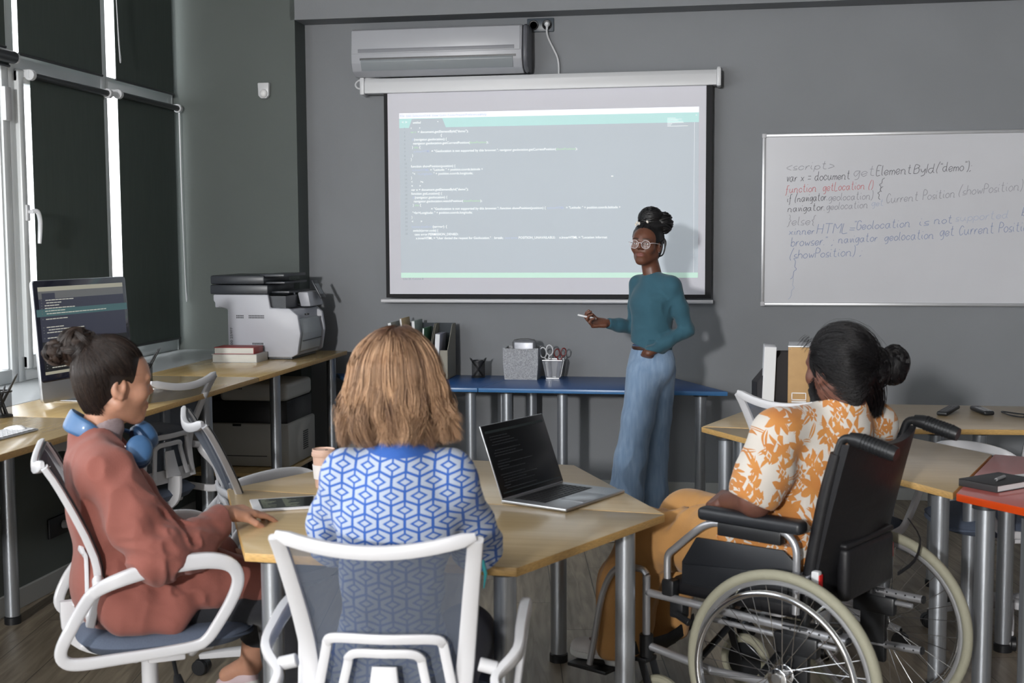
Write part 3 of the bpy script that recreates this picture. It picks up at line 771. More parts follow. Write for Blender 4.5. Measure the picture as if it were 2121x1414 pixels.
pr2 = thing('printer', 'older white printer on the low shelf beneath the window desk', 'printer', (-2.63, 6.85, .284))
def P2(x, y, z): return (x+2.63, y-6.85, z-.284)
pw2 = mat('printer_old_white', srgb(176, 176, 172), .5)
MB().box(P2(-2.86, 6.56, .286), P2(-2.37, 7.02, .53), .012).build('body', pw2, pr2)
MB().box(P2(-2.85, 6.58, .53), P2(-2.385, 7.0, .655), .004).build('scanner_base', M['black'], pr2)
MB().box(P2(-2.78, 6.57, .655), P2(-2.38, 7.0, .755), .025, seg=4).build('scanner_lid', pw2, pr2)
mb = MB().box(P2(-2.78, 6.5585, .345), P2(-2.50, 6.562, .349)).box(P2(-2.80, 6.5585, .31), P2(-2.792, 6.562, .325)).box(P2(-2.7, 6.5585, .515), P2(-2.65, 6.562, .528))
mb.build('tray_slot', M['black'], pr2, False)
mb = MB()
for i in range(3):
    for j in range(9): mb.box(P2(-2.3705, 6.80+i*.03, .35+j*.0125), P2(-2.3685, 6.825+i*.03, .357+j*.0125))
mb.build('vent', M['black'], pr2, False)
mb = MB()
for i in range(5): mb.box(P2(-2.70+i*.012, 6.5685, .722), P2(-2.693+i*.012, 6.572, .73))
mb.build('lid_marks', M['dark'], pr2, False)

# ---------------------------------------------------------------- books, keyboard, mouse, cups
def book(label, loc, rz, w, d, h, cover, spine=0, group=None):
    b = thing('book', label, 'book', loc, rz, group)
    MB().box((-w/2, -d/2, 0), (w/2, d/2, .003), .001).box((-w/2, -d/2, h-.003), (w/2, d/2, h), .001).prism([(w/2-.004, -d/2), (w/2, -d/2), (w/2+.003, 0), (w/2, d/2), (w/2-.004, d/2)], 0, h, .001).build('cover', cover, b)
    MB().box((-w/2+.005, -d/2+.004, .003), (w/2-.003, d/2-.004, h-.003), .001).build('pages', mat('page_block', (.66, .65, .60), .85, var=.08, vscale=200, stretch=(.1, .1, 6)), b)
    return b
book('thick hardback lying under the red one beside the printer', (-2.70, 6.69, .87), RAD(2), .265, .19, .047, mat('cream_cover', (.45, .45, .44), .6))
book('red hardback book lying on top of the thicker one', (-2.705, 6.685, .917), RAD(3), .235, .165, .038, mat('red_cover', srgb(150, 56, 54), .5))
def mesh_cup_material(name):
    m = mat(name, (.02, .02, .022), .5, .3); t = NT(m); x, y, z = objxyz(t)
    a = (x+y)*1400; b = (x-y)*1400; c = z*1600
    hole = (c.sin()*((x*1200).sin()+(y*1200).sin())).gt(-.1)
    tr = t.new('ShaderNodeBsdfTransparent'); mx = t.new('ShaderNodeMixShader'); mx.inputs[0].default_value = .5
    t.l.new(t.n['Principled BSDF'].outputs[0], mx.inputs[2]); t.l.new(tr.outputs[0], mx.inputs[1]); t.l.new(mx.outputs[0], t.n['Material Output'].inputs[0])
    return m
M['wire'] = mesh_cup_material('wire_mesh')
def cup(label, loc, r, h, pens, penlabel):
    c = thing('pen_cup', label, 'pen cup', loc)
    MB().lathe([(r, .004), (r, h)], (0, 0, 0), 32, closed=True).build('mesh_wall', M['wire'], c)
    MB().lathe([(r+.002, 0), (r+.003, .006), (r, .008)], (0, 0, 0), 32).build('base_ring', M['black'], c)
    MB().lathe([(r-.002, h-.003), (r+.003, h-.003), (r+.003, h+.003), (r-.002, h+.003)], (0, 0, 0), 32, closed=True).build('rim', M['black'], c)
    for i, (ax, ay, bx, by, L, rr, lb) in enumerate(pens):
        p = thing('pencil', penlabel[0] % lb if '%s' in penlabel[0] else lb, 'pencil', (loc[0]+ax*r*.75, loc[1]+ay*r*.75, loc[2]+.009), 0, penlabel[1])
        d = Vector((bx*r*.8-ax*r*.75, by*r*.8-ay*r*.75, h)).normalized()
        MB().tube([(0, 0, 0), d*L*.93], rr, 8).build('barrel', M['black'], p)
        MB().tube([d*L*.93, d*L], [rr, rr*.25], 8).build('tip', M['dark'], p)
cup('black wire mesh pencil cup at the left edge on the window desk', (-2.775, 4.42, .87), .041, .10,
    [(.9, 0, -.5, .3, .19, .004, 'long black pencil leaning left in the wire cup by the window'), (-.8, .3, 1.3, -.2, .20, .004, 'long black pencil leaning right in the wire cup by the window'), (.5, -.5, -1, 0, .135, .005, 'short black pen leaning left in the wire cup by the window'),
     (-.5, -.3, .9, .5, .135, .0055, 'thick black pen leaning right in the wire cup by the window'), (.2, .6, .2, -.6, .13, .005, 'short black pen standing upright in the wire cup by the window'), (-.3, -.6, .4, .2, .12, .004, 'low black pencil in the middle of the wire cup by the window')], ('%s', 'black pencils in the wire cup at the window'))
cup('black wire cup on the window desk hidden behind the head with the bun', (-2.73, 5.56, .87), .038, .095,
    [(-.7, -.5, .9, .5, .185, .0035, 'black pencil tip showing past the forehead of the person in headphones'), (-.4, .1, 1.15, .7, .185, .0035, 'second black pencil tip showing past the forehead, nearer the printer')], ('%s', 'pencils showing behind the forehead'))
cup('small black wire cup holding two crossed markers on the blue table', (-1.445, 7.36, .72), .040, .10,
    [(-.9, 0, 1.3, 0, .135, .006, 'black marker leaning right in the cup on the blue table'), (.9, .1, -1.4, 0, .135, .006, 'black marker leaning left in the cup on the blue table')], ('%s', 'markers in the cup on the blue table'))
# keyboard and mice
kb = thing('keyboard', 'white keyboard cut off by the left edge on the window desk', 'keyboard', (-2.50, 3.90, .87), RAD(88))
MB().box((-.21, -.057, 0), (.215, .057, .007), .003).build('case', M['alu'], kb)
mb = MB()
for j in range(5):
    for i in range(14): mb.box((-.203+i*.0295, -.052+j*.0208, .007), (-.203+i*.0295+.0262, -.052+j*.0208+.0182, .0105), .0015, seg=1)
mb.build('keys', M['white'], kb)
def mouse(label, loc, rz):
    m = thing('computer_mouse', label, 'computer mouse', loc, rz)
    bm = bmesh.new(); bmesh.ops.create_uvsphere(bm, u_segments=28, v_segments=16, radius=1)
    for v in bm.verts:
        x, y, z = v.co; v.co = Vector((x*.029*(1-.1*y*y), y*.057, (max(z, 0)**.8)*.021*(1-.35*y)))
    MB().bm(bm).build('shell', mat('mouse_white', (.78, .78, .78), .15, coat=.5), m)
    MB().box((-.026, -.05, -.0002), (.026, .05, .003), .0015).build('base', M['alu'], m)
    return m
mouse('white mouse beside the keyboard at the left edge', (-2.515, 4.09, .87), RAD(70))
mouse('white mouse half hidden by the face of the person in headphones', (-2.60, 5.37, .87), RAD(95))

# ---------------------------------------------------------------- desktop computer
im = thing('desktop_computer', 'large silver desktop computer with dark code screen on the window desk', 'computer', (-2.72, 4.98, .87), RAD(84.5-90+90))
# local: screen faces +y after rotation; built facing -x of the row -> use x along the desk, y out of the screen
im.rotation_euler = (0, 0, RAD(-97))
W2, ZB, ZT = .325, .02, .525
tilt = Matrix.Translation((0, .02, 0)) @ Matrix.Rotation(RAD(4), 4, 'X')
def rrect(w, z0, z1, r, n=5):
    o = []
    for cx, cz, a0 in ((w-r, z1-r, 0), (-w+r, z1-r, 90), (-w+r, z0+r, 180), (w-r, z0+r, 270)):
        for i in range(n+1): a = RAD(a0+90*i/n); o.append((cx+r*math.cos(a), cz+r*math.sin(a)))
    return o
MB().prism(rrect(W2, ZB, ZT, .018), -.004, .010, .002, tilt @ RY).build('housing', M['alu'], im)
MB().prism(rrect(W2-.002, ZB+.085, ZT-.002, .014), .010, .0125, .0006, tilt @ RY).build('screen_glass', mat('monitor_black', (.012, .013, .03), .08, coat=.4), im)
scn = [mat('code_ground', srgb(58, 60, 76), .3, emit=.35), mat('code_dark', srgb(30, 31, 34), .3, emit=.25), mat('code_bar', srgb(178, 176, 160), .3, emit=.35), mat('code_teal', srgb(70, 104, 108), .3, emit=.4), mat('code_tab', srgb(112, 114, 116), .3, emit=.3), mat('code_glyph', srgb(196, 196, 186), .3, emit=.5)]
mb = MB(); YF = .0126
def ib(i, x0, z0, x1, z1, d=0): mb.mi = i; mb.box((x0, YF+d, z0), (x1, YF+d+.0003, z1), 0, tilt)
# screen seen from the room: its left edge is +x here
SX0, SX1, SZ0, SZ1 = -.297, .297, .135, .497
ib(1, SX0, SZ0, SX1, .27); ib(0, SX0, .27, SX1, SZ1-.05); ib(4, SX0, SZ1-.05, SX1, SZ1-.018); ib(2, SX0, SZ1-.018, SX1, SZ1); ib(3, SX0-.02, .375, SX1+.02, .405, .0004); ib(0, SX0, .225, SX1, .243, .0004)
ib(0, .19, SZ1-.05, .275, SZ1-.026, .0004); ib(2, .1, SZ0, SX1, SZ0+.012, .0004)
random.seed(9)
for k in range(26):
    z = .44-k*.0112
    if k in (6, 8, 9, 13, 15, 19, 22): continue
    x = .262-random.choice((0, .008, .012)); L = random.uniform(.06, .19) if k not in (5, 16) else .36
    while L > 0:
        w_ = random.uniform(.012, .03); ib(5, x-w_, z, x, z+.0035, .0006); x -= w_+.003; L -= w_
    ib(4, .278, z, .284, z+.0035, .0006)
mb.build('code_window', scn, im, False)
st = MB().tube([(0, -.02, .22), (0, -.07, .12), (0, -.085, .03), (0, -.08, .006)], 1, 12, flat=(.09, .004), smooth=4)
st.box((-.10, -.10, 0), (.10, .085, .006), .003).build('stand', M['alu'], im)

# ---------------------------------------------------------------- things on the blue tables
def mag_file(label, loc, rz, w, d, h, out, inn, front=.11, group=None, name='magazine_file'):
    f = thing(name, label, 'magazine file', loc, rz, group)
    t_ = .003
    side = [(-d/2, 0), (d/2, 0), (d/2, h), (d/2-.09, h), (-d/2, front)]
    S = Matrix(((0, 0, 1, 0), (1, 0, 0, 0), (0, 1, 0, 0), (0, 0, 0, 1)))
    for x in (-w/2, w/2-t_): MB().prism(side, x, x+t_, .0006, S).build('side_panel', out, f, False)
    MB().box((-w/2, -d/2, 0), (w/2, -d/2+t_, front)).build('front_panel', out, f, False)
    MB().box((-w/2, d/2-t_, 0), (w/2, d/2, h)).build('back_panel', inn, f, False)
    MB().box((-w/2, -d/2, 0), (w/2, d/2, t_)).build('base_panel', out, f, False)
    return f
beige = mat('beige_board', srgb(150, 146, 134), .8); slate = mat('slate_board', srgb(62, 68, 74), .8)
mag_file('beige and slate magazine file, right one behind the blonde head', (-1.655, 7.33, .72), 0, .105, .23, .325, beige, slate, .175)
mag_file('beige and slate magazine file, middle one behind the blonde head', (-1.765, 7.33, .72), 0, .105, .23, .325, beige, slate, .175)
mag_file('beige and slate magazine file, left one behind the blonde head', (-1.875, 7.33, .72), 0, .105, .23, .325, beige, slate, .175)
def folder(label, loc, ry, w, h, th, m, cat='folder', rx=0):
    f = thing('folder', label, cat, loc); f.rotation_euler = (rx, ry, 0)
    MB().box((-th/2, -w/2, 0), (th/2, w/2, h), .002).build('cover', m, f)
    MB().box((-th/2+.002, -w/2-.001, .002), (th/2-.002, w/2-.004, h-.002)).build('papers', M['paper'], f)
folder('pale grey folder leaning furthest left in the magazine files', (-1.895, 7.33, .724), RAD(-12), .2, .34, .022, mat('grey_folder', srgb(150, 156, 154), .6))
folder('tan folder leaning in the magazine files on the blue table', (-1.86, 7.34, .724), RAD(-6), .2, .36, .012, mat('tan_folder', srgb(188, 164, 128), .7))
folder('light sage folder in the middle magazine file', (-1.80, 7.33, .724), RAD(-3), .2, .345, .02, mat('sage_folder', srgb(140, 152, 148), .6))
folder('green folder standing in the middle magazine file', (-1.755, 7.29, .724), RAD(2), .2, .305, .012, mat('green_folder', srgb(52, 96, 70), .6))
folder('lilac grey wad of papers in the right magazine file', (-1.675, 7.29, .724), RAD(3), .17, .27, .03, mat('lilac_folder', srgb(140, 140, 152), .6))
felt = mat('grey_felt', srgb(160, 162, 166), .95, var=.35, vscale=160, bump=.3, bscale=300)
bk = thing('felt_basket', 'grey felt basket with silver case in it on the blue table', 'basket', (-1.168, 7.34, .72))
mb = MB(); w_, d_, h_ = .105, .09, .19
def fl(z, s): return [(-w_*s, -d_*s), (w_*s, -d_*s), (w_*s, d_*s), (-w_*s, d_*s)]
for (a, b) in (((-w_, -d_), (w_, -d_)), ((w_, -d_), (w_, d_)), ((w_, d_), (-w_, d_)), ((-w_, d_), (-w_, -d_))):
    a = Vector(a); b = Vector(b); n = Vector((b-a).yx); n = Vector((n.x, -n.y)).normalized()*-.005; N = 10; vs = []
    for i in range(N+1):
        p = a.lerp(b, i/N); s_ = 1-.05*(1 if 0 < i < N else 1)
        for z, k in ((0, .93), (h_*.5, 1.0), (h_-.006*math.sin(i/N*PI), 1.01)): vs.append((p.x*k, p.y*k, z)); vs.append((p.x*k+n.x, p.y*k+n.y, z))
    fs = []
    for i in range(N):
        q = i*6; r_ = q+6
        fs += [(q, r_, r_+2, q+2), (q+2, r_+2, r_+4, q+4), (q+1, q+3, r_+3, r_+1), (q+3, q+5, r_+5, r_+3), (q+4, r_+4, r_+5, q+5)]
    mb.add(vs, fs)
mb.box((-w_*.93, -d_*.93, 0), (w_*.93, d_*.93, .006)); mb.build('felt_walls', felt, bk)
o = MB().box((-1.225, 7.30, .74), (-1.085, 7.345, .952), .018, seg=4).build('silver_case', [mat('silver_fabric', srgb(130, 132, 138), .35, .5, var=.1, vscale=40)])
tag(o, 'silver zipped case sticking out of the felt basket', 'case')
MB().tube([(-1.222, 7.3225, .9), (-1.215, 7.3225, .952), (-1.095, 7.3225, .954), (-1.088, 7.3225, .9)], .003, 6, smooth=3).build('zip', M['black'], o)
wc = thing('wire_cup', 'square silver wire cup with scissors on the blue table', 'pen cup', (-.985, 7.36, .72))
wm_ = mesh_cup_material('silver_wire_mesh'); wm_.node_tree.nodes['Principled BSDF'].inputs['Base Color'].default_value = (.45, .46, .48, 1); wm_.node_tree.nodes['Principled BSDF'].inputs['Metallic'].default_value = .9
a_, b_, h_ = .038, .058, .112
vs = []; fs = []
for (r_, z) in ((a_, .002), (b_, h_)): vs += [(-r_, -r_, z), (r_, -r_, z), (r_, r_, z), (-r_, r_, z)]
MB().add(vs, [(0, 1, 5, 4), (1, 2, 6, 5), (2, 3, 7, 6), (3, 0, 4, 7)]).build('mesh_wall', wm_, wc, False)
mb = MB()
for (r_, z) in ((a_, .003), (b_, h_)): mb.tube([(-r_, -r_, z), (r_, -r_, z), (r_, r_, z), (-r_, r_, z)], .003, 8, closed=True)
for sx in (-1, 1):
    for sy in (-1, 1): mb.tube([(sx*a_, sy*a_, .003), (sx*b_, sy*b_, h_)], .002, 6)
mb.box((-a_, -a_, 0), (a_, a_, .003)); mb.build('frame_wires', M['alu'], wc)
def scissors(label, loc, rz, tilt_, m, s=1):
    x = thing('scissors', label, 'scissors', loc); x.rotation_euler = (0, tilt_, rz)
    for k, (cx, cz, an) in enumerate(((-.022, .155, .35), (.018, .165, -.25))):
        ring = [(cx+math.cos(a)*.017*s, k*.003, cz+math.sin(a)*.027*s) for a in [i*2*PI/16 for i in range(16)]]
        MB().tube(ring, .0038, 8, closed=True).tube([(cx*.8, k*.003, cz-.025*s), (0, k*.003, .10)], [.0045, .004], 8).build('handle', m, x)
        MB().tube([(0, k*.003, .10), ((.004 if k else -.004), k*.003, .0)], [1, .4], 8, flat=(.008, .0015)).build('blade', M['chrome'], x)
    return x
scissors('white handled scissors in the square wire cup', (-1.005, 7.335, .725), .1, RAD(-6), M['white'], 1.15)
scissors('dark red handled scissors in the square wire cup', (-.965, 7.37, .715), .3, RAD(8), mat('scissor_red', srgb(110, 34, 34), .4), .9)

# ---------------------------------------------------------------- things on the right tables
mag_file('black magazine file with white papers on the birch table', (.285, 6.46, .72), RAD(-78), .105, .22, .255, mat('black_board', srgb(44, 44, 48), .6), mat('black_board_in', srgb(36, 36, 40), .7), .10)
folder('white papers standing in the black magazine file', (.245, 6.46, .724), RAD(2), .2, .282, .06, mat('white_paper_stack', (.8, .81, .84), .8), 'papers')
kf = thing('archive_box', 'brown kraft archive box with metal label holder on the birch table', 'archive box', (.405, 6.47, .72), RAD(-4))
kraft = mat('kraft_board', srgb(190, 154, 108), .8, var=.04, vscale=30)
MB().box((-.055, -.125, 0), (.055, .125, .29), .002).build('body', kraft, kf)
MB().box((-.056, -.1255, .286), (.056, .126, .294), .001).build('lid_edge', M['alu'], kf)
mb = MB().box((-.036, -.1275, .02), (.036, -.125, .024)).box((-.036, -.1275, .054), (.036, -.125, .058)).box((-.036, -.1275, .02), (-.032, -.125, .058)).box((.032, -.1275, .02), (.036, -.125, .058)).box((-.036, -.131, .008), (.036, -.125, .016))
for x in (-.048, .048): mb.ell((x, -.1255, .278), (.003, .002, .003), n=8)
mb.build('label_holder', M['alu'], kf)
def remote(label, loc, rz, rx, L, wd, lightkeys):
    r = thing('remote_control', label, 'remote control', loc); r.rotation_euler = (rx, 0, rz)
    MB().box((-wd/2, -L/2, .001), (wd/2, L/2, .021), .008, seg=3).build('body', M['black'], r)
    mb = MB()
    for i in range(3):
        for j in range(8): mb.ell((-wd*.28+i*wd*.28, -L*.4+j*L*.085, .0205), (wd*.09, L*.028, .0022), n=8)
    mb.build('buttons', mat('remote_keys', (.35, .35, .36) if lightkeys else (.08, .08, .085), .5), r)
remote('black remote control with dark keys, left one on the birch table', (1.075, 6.10, .724), RAD(-26), RAD(3), .21, .052, False)
remote('black remote control with pale keys, right one on the birch table', (1.235, 6.14, .72), RAD(8), 0, .20, .050, True)
o = MB().tube([(1.52, 6.02, .725), (1.40, 6.08, .725), (1.33, 6.15, .726), (1.33, 6.10, .725), (1.345, 6.02, .725), (1.40, 5.97, .725), (1.55, 5.93, .725)], .0035, 8, smooth=6).build('usb_cable', M['black'])
tag(o, 'thin black cable curling on the birch table at the right edge', 'cable')
MB().box((-.02, -.008, 0), (.02, .008, .01), .002, Matrix.Translation((1.405, 5.975, .721)) @ Matrix.Rotation(RAD(-28), 4, 'Z')).build('connector', M['black'], o)
nb = thing('notebook', 'black notebook lying on the coral table', 'notebook', (.925, 4.318, .72), RAD(42))
MB().box((-.105, -.075, 0), (.105, .075, .003), .001).box((-.105, -.075, .021), (.105, .075, .0245), .001).box((-.105, -.075, 0), (-.102, .075, .0245), .001).build('cover', mat('notebook_cover', srgb(56, 56, 58), .6), nb)
MB().box((-.102, -.072, .003), (.102, .072, .021)).build('pages', M['paper'], nb)
pn = thing('pen', 'silver grey ballpoint pen lying on the black notebook', 'pen', (.932, 4.305, .7503), RAD(58))
MB().cyl((-.045, 0, 0), (.03, 0, 0), .0055, .0058, 12).build('barrel', mat('pen_grey', (.45, .45, .46), .35, .3), pn)
MB().cyl((.03, 0, 0), (.045, 0, 0), .0055, .0015, 12).cyl((-.052, 0, 0), (-.045, 0, 0), .003, .003, 10).build('tip', M['chrome'], pn)
o = MB().box((-.105, -.148, 0), (.105, .148, .0012), 0, Matrix.Translation((1.14, 4.42, .7205)) @ Matrix.Rotation(RAD(30), 4, 'Z')).build('paper_sheet', M['paper'], smooth=False)
tag(o, 'white sheet of paper beside the black notebook at the right edge', 'paper')
# dark wall socket low on the left wall with a white plug
s2 = thing('wall_socket', 'black wall socket below the window desk with a pale plug', 'socket', (-2.935, 5.08, .28))
MB().box((0, -.085, -.045), (.012, .085, .045), .004).build('cover_plate', M['black'], s2)
MB().cyl((.012, .03, 0), (.04, .03, 0), .019, .015).build('plug', M['white'], s2)
MB().tube([(.04, .03, 0), (.06, .05, -.003), (.06, .2, -.01), (.05, .5, -.06), (.03, .8, -.2)], .003, 6, smooth=4).build('cord', M['white'], s2)

# ---------------------------------------------------------------- on the near tables
tb_ = thing('tablet', 'white tablet showing code on the near birch table', 'tablet', (-1.335, 3.695, .72), RAD(26-0))
MB().box((-.12, -.086, 0), (.12, .086, .0075), .003, seg=3).build('body', mat('tablet_white', (.75, .75, .78), .3), tb_)
MB().box((-.094, -.072, .0075), (.094, .072, .0079)).build('display', mat('tablet_screen', (.02, .021, .022), .06, emit=.0, coat=.5), tb_)
mb = MB(); random.seed(4)
for k in range(12):
    for x0_ in (-.088, -.02):
        L = random.uniform(.01, .05); mb.box((x0_, .06-k*.0105, .0079), (x0_+L, .062-k*.0105, .0082))
mb.build('code_lines', mat('tablet_glyph', (.18, .2, .14), .4, emit=.3), tb_, False)
cp = thing('coffee_cup', 'beige reusable coffee cup with white band on the table', 'cup', (-1.318, 3.985, .72))
peach = mat('cup_peach', srgb(212, 178, 160), .5)
MB().lathe([(.028, 0), (.029, .002), (.037, .105), (.037, .106)], (0, 0, 0), 32).build('body', peach, cp)
MB().lathe([(.0325, .030), (.0345, .030), (.0385, .078), (.0365, .078)], (0, 0, 0), 32, closed=True).build('sleeve', mat('cup_sleeve', (.8, .78, .78), .5), cp)
MB().lathe([(.039, .105), (.041, .108), (.041, .118), (.039, .12), (.0385, .13), (.036, .1305), (.034, .126)], (0, 0, 0), 32).build('lid', peach, cp)
MB().ell((.012, -.005, .127), (.006, .004, .0015), n=10).build('sip_hole', M['black'], cp)
lp = thing('laptop', 'open silver laptop with a black screen on the near table', 'laptop', (-.490, 3.917, .7205), RAD(64.4))
LW, LD = .357, .246
MB().box((-LW/2, -LD/2, 0), (LW/2, LD/2, .011), .004, seg=3).build('base', M['alu'], lp)
MB().box((-.142, -.02, .0108), (.142, .098, .0116)).build('keyboard_well', M['black'], lp)
mb = MB()
for j in range(6):
    for i in range(14): mb.box((-.139+i*.0199, -.017+j*.0189, .0112), (-.139+i*.0199+.0172, -.017+j*.0189+.0162, .0126), .001, seg=1)
mb.build('keys', mat('laptop_keys', (.02, .02, .022), .45), lp)
MB().box((-.07, -.115, .0108), (.07, -.027, .0114), .0002).build('trackpad', mat('trackpad', (.50, .51, .53), .3, .8), lp)
LM = Matrix.Translation((0, LD/2-.006, .012)) @ Matrix.Rotation(RAD(-21), 4, 'X')
lid = MB().box((-LW/2, 0, 0), (LW/2, .006, .243), .0028, LM, 3).build('lid', M['alu'], lp)
MB().box((-LW/2+.002, -.0008, .003), (LW/2-.002, .0002, .241), .0003, LM).build('screen', mat('laptop_screen', (.006, .007, .009), .25, spec=.3), lid)
mb = MB(); random.seed(8)
mb.mi = 0; mb.box((-.165, -.0013, .214), (.165, -.0009, .222), 0, LM); mb.box((-.165, -.0013, .016), (.165, -.0009, .020), 0, LM)
mb.mi = 1
for k in range(20):
    if k in (4, 8, 13): continue
    x = -.15+random.choice((0, .008)); L = random.uniform(.03, .16)
    while L > 0:
        w_ = random.uniform(.008, .02); mb.box((x, -.0013, .2-k*.009), (x+w_, -.0009, .2025-k*.009), 0, LM); x += w_+.002; L -= w_
mb.build('code_lines', [mat('laptop_bar', (.03, .045, .045), .3), mat('laptop_glyph', (.045, .05, .055), .4)], lid, False)
# ---------------------------------------------------------------- office chairs
M['seat'] = mat('seat_fabric', srgb(88, 98, 116), .85, var=.08, vscale=240, bump=.2, bscale=500)
M['chair_white'] = mat('chair_white', (.60, .60, .62), .32, coat=.15)
def mesh_back():
    m = mat('back_mesh', srgb(92, 100, 114), .8); t = NT(m); x, y, z = objxyz(t)
    a = ((x*2100).sin()*(z*2100).sin()).gt(.0)
    tr = t.new('ShaderNodeBsdfTransparent'); mx = t.new('ShaderNodeMixShader')
    f = a*.30+.56
    t.l.new(f.s, mx.inputs[0])
    t.l.new(tr.outputs[0], mx.inputs[1]); t.l.new(t.n['Principled BSDF'].outputs[0], mx.inputs[2]); t.l.new(mx.outputs[0], t.n['Material Output'].inputs[0])
    return m
M['mesh'] = mesh_back()
BP = [(.50, -.165), (.56, -.150), (.64, -.138), (.70, -.150), (.76, -.172), (.82, -.198), (.88, -.226), (.93, -.252), (.955, -.268)]   # z -> y of the back's side rails
def back_y(z):
    for (z0, y0), (z1, y1) in zip(BP, BP[1:]):
        if z <= z1 or z1 == .955: return y0+(y1-y0)*(z-z0)/(z1-z0)
def back_w(z): return .165+.048*min(1, max(0, (z-.50)/.455))**1.3
def back_pt(u, z, off=0):
    """u -1..1 across"""
    w_ = back_w(z); dip = .045*(1-u*u)*min(1, .3+(z-.5)*1.6)
    return Vector((u*w_, back_y(z)-dip+off, z))
def make_chair():
    c = thing('office_chair', '', 'chair')
    # base
    b = MB()
    b.tube([(0, 0, .055), (0, 0, .09), (0, 0, .12)], [.035, .045, .034], 20)
    for k in range(5):
        a = 2*PI*k/5+.3; d = Vector((math.cos(a), math.sin(a), 0))
        b.tube([d*.02+Vector((0, 0, .10)), d*.12+Vector((0, 0, .098)), d*.22+Vector((0, 0, .082)), d*.30+Vector((0, 0, .066))], [1.15, 1, .85, .6], 12, flat=(.028, .017), up=(0, 0, 1), smooth=3)
    b.build('base', M['chair_white'], c)
    for k in range(5):
        a = 2*PI*k/5+.3; d = Vector((math.cos(a), math.sin(a), 0)); s = Vector((-d.y, d.x, 0)); p = d*.30+Vector((0, 0, .028))
        q = MB()
        for e in (-1, 1): q.cyl(p+s*(e*.008)+d*.0, p+s*(e*.026), .0275, n=20)
        q.tube([p+s*-.006, p+s*.006], .03, 16).cyl(p+d*.0+Vector((0, 0, .02)), p+Vector((0, 0, .045)), .008)
        q.build('caster', M['black'], c)
    MB().cyl((0, 0, .09), (0, 0, .26), .030, .028).cyl((0, 0, .26), (0, 0, .41), .024, .024).build('gas_column', M['chair_white'], c)
    l = MB().tube([(.03, .02, .40), (.12, .05, .385), (.20, .06, .33)], .006, 8, smooth=3).tube([(.19, .06, .34), (.215, .065, .30), (.225, .067, .275)], [.8, 1.6, .6], 12, flat=(.012, .007), smooth=3)
    l.build('height_lever', M['black'], c)
    # seat
    bm = bmesh.new(); bmesh.ops.create_grid(bm, x_segments=22, y_segments=22, size=.5)
    vs = []; top = []; N = 23
    for v in bm.verts: vs.append(v.co.copy())
    bm.free()
    def sxy(x, y):
        r = .235; e = 3.2; u, v = x*2, y*2
        n = (abs(u)**e+abs(v)**e)**(1/e); m_ = max(abs(u), abs(v))
        k = m_/n if n > 0 else 1
        return u*k*.245, v*k*.25+.045, m_
    sd = MB(); V = []; F = []
    for layer in (0, 1):
        for j in range(N):
            for i in range(N):
                x, y, m_ = sxy(i/(N-1)-.5, j/(N-1)-.5)
                e = max(0, 1-m_**7)**.5
                if layer == 0: z = .405+.012*(1-e)+.028*(1-e)
                else: z = .445+.032*e-.012*(1-abs(x/.245)**2)*math.exp(-((y-.0)/.15)**2)-(.02*((y-.12)/.17)**2 if y > .12 else 0)
                V.append((x, y, z))
    for j in range(N-1):
        for i in range(N-1):
            a = j*N+i; F.append((a, a+N, a+N+1, a+1)); a += N*N; F.append((a, a+1, a+N+1, a+N))
    sd.add(V, F).build('seat', M['seat'], c, angle=70)
    MB().box((-.15, -.13, .385), (.15, .17, .41), .01).box((-.245, -.02, .398), (.245, .08, .415), .005).box((-.03, -.19, .39), (.03, .1, .405), .004).build('seat_plate', M['chair_white'], c)
    # back: rails, top bar, lower plate
    fr = MB(); N = 14
    zs = [.50+.455*i/N for i in range(N+1)]
    for s in (-1, 1):
        P = [back_pt(s, z) for z in zs]
        fr.tube(P, [1.15-.25*i/N for i in range(N+1)], 12, flat=(.019, .011), up=(0, 1, 0))
    top_ = [back_pt(-1+2*i/16., .928+.034*abs(-1+2*i/16.)**2) for i in range(17)]
    fr.tube(top_, [.55]+[1]*15+[.55], 12, flat=(.010, .016), up=(0, 0, 1))
    low = [back_pt(-1+2*i/12., .525) for i in range(13)]
    fr.tube(low, 1, 12, flat=(.008, .030), up=(0, 0, 1))
    fr.tube([(0, back_y(.53)-.05, .53), (0, -.20, .44), (0, -.14, .398), (0, -.05, .392)], 1, 12, flat=(.035, .012), up=(1, 0, 0), smooth=4)
    fr.build('back_frame', M['chair_white'], c)
    G = 18; V = []; F = []
    for off in (.010, .0135):
        for j in range(G+1):
            for i in range(G+1):
                V.append(back_pt((-1+2*i/G)*.99, .515+(.412+.03*abs(-1+2*i/G)**2)*j/G, off))
    n1 = (G+1)**2
    for j in range(G):
        for i in range(G):
            a = j*(G+1)+i; F.append((a, a+1, a+G+2, a+G+1))
    MB().add(V[:n1], F).build('back_mesh', M['mesh'], c)
    # beaded dark seam round the mesh
    MB().tube([back_pt(1.0, z, .012) for z in zs], .005, 8).tube([back_pt(-1.0, z, .012) for z in zs], .005, 8).tube([p+Vector((0, .012, .008)) for p in top_[1:-1]], .004, 8).build('mesh_piping', M['dark'], c)
    # nested lumbar arches
    lb = MB()
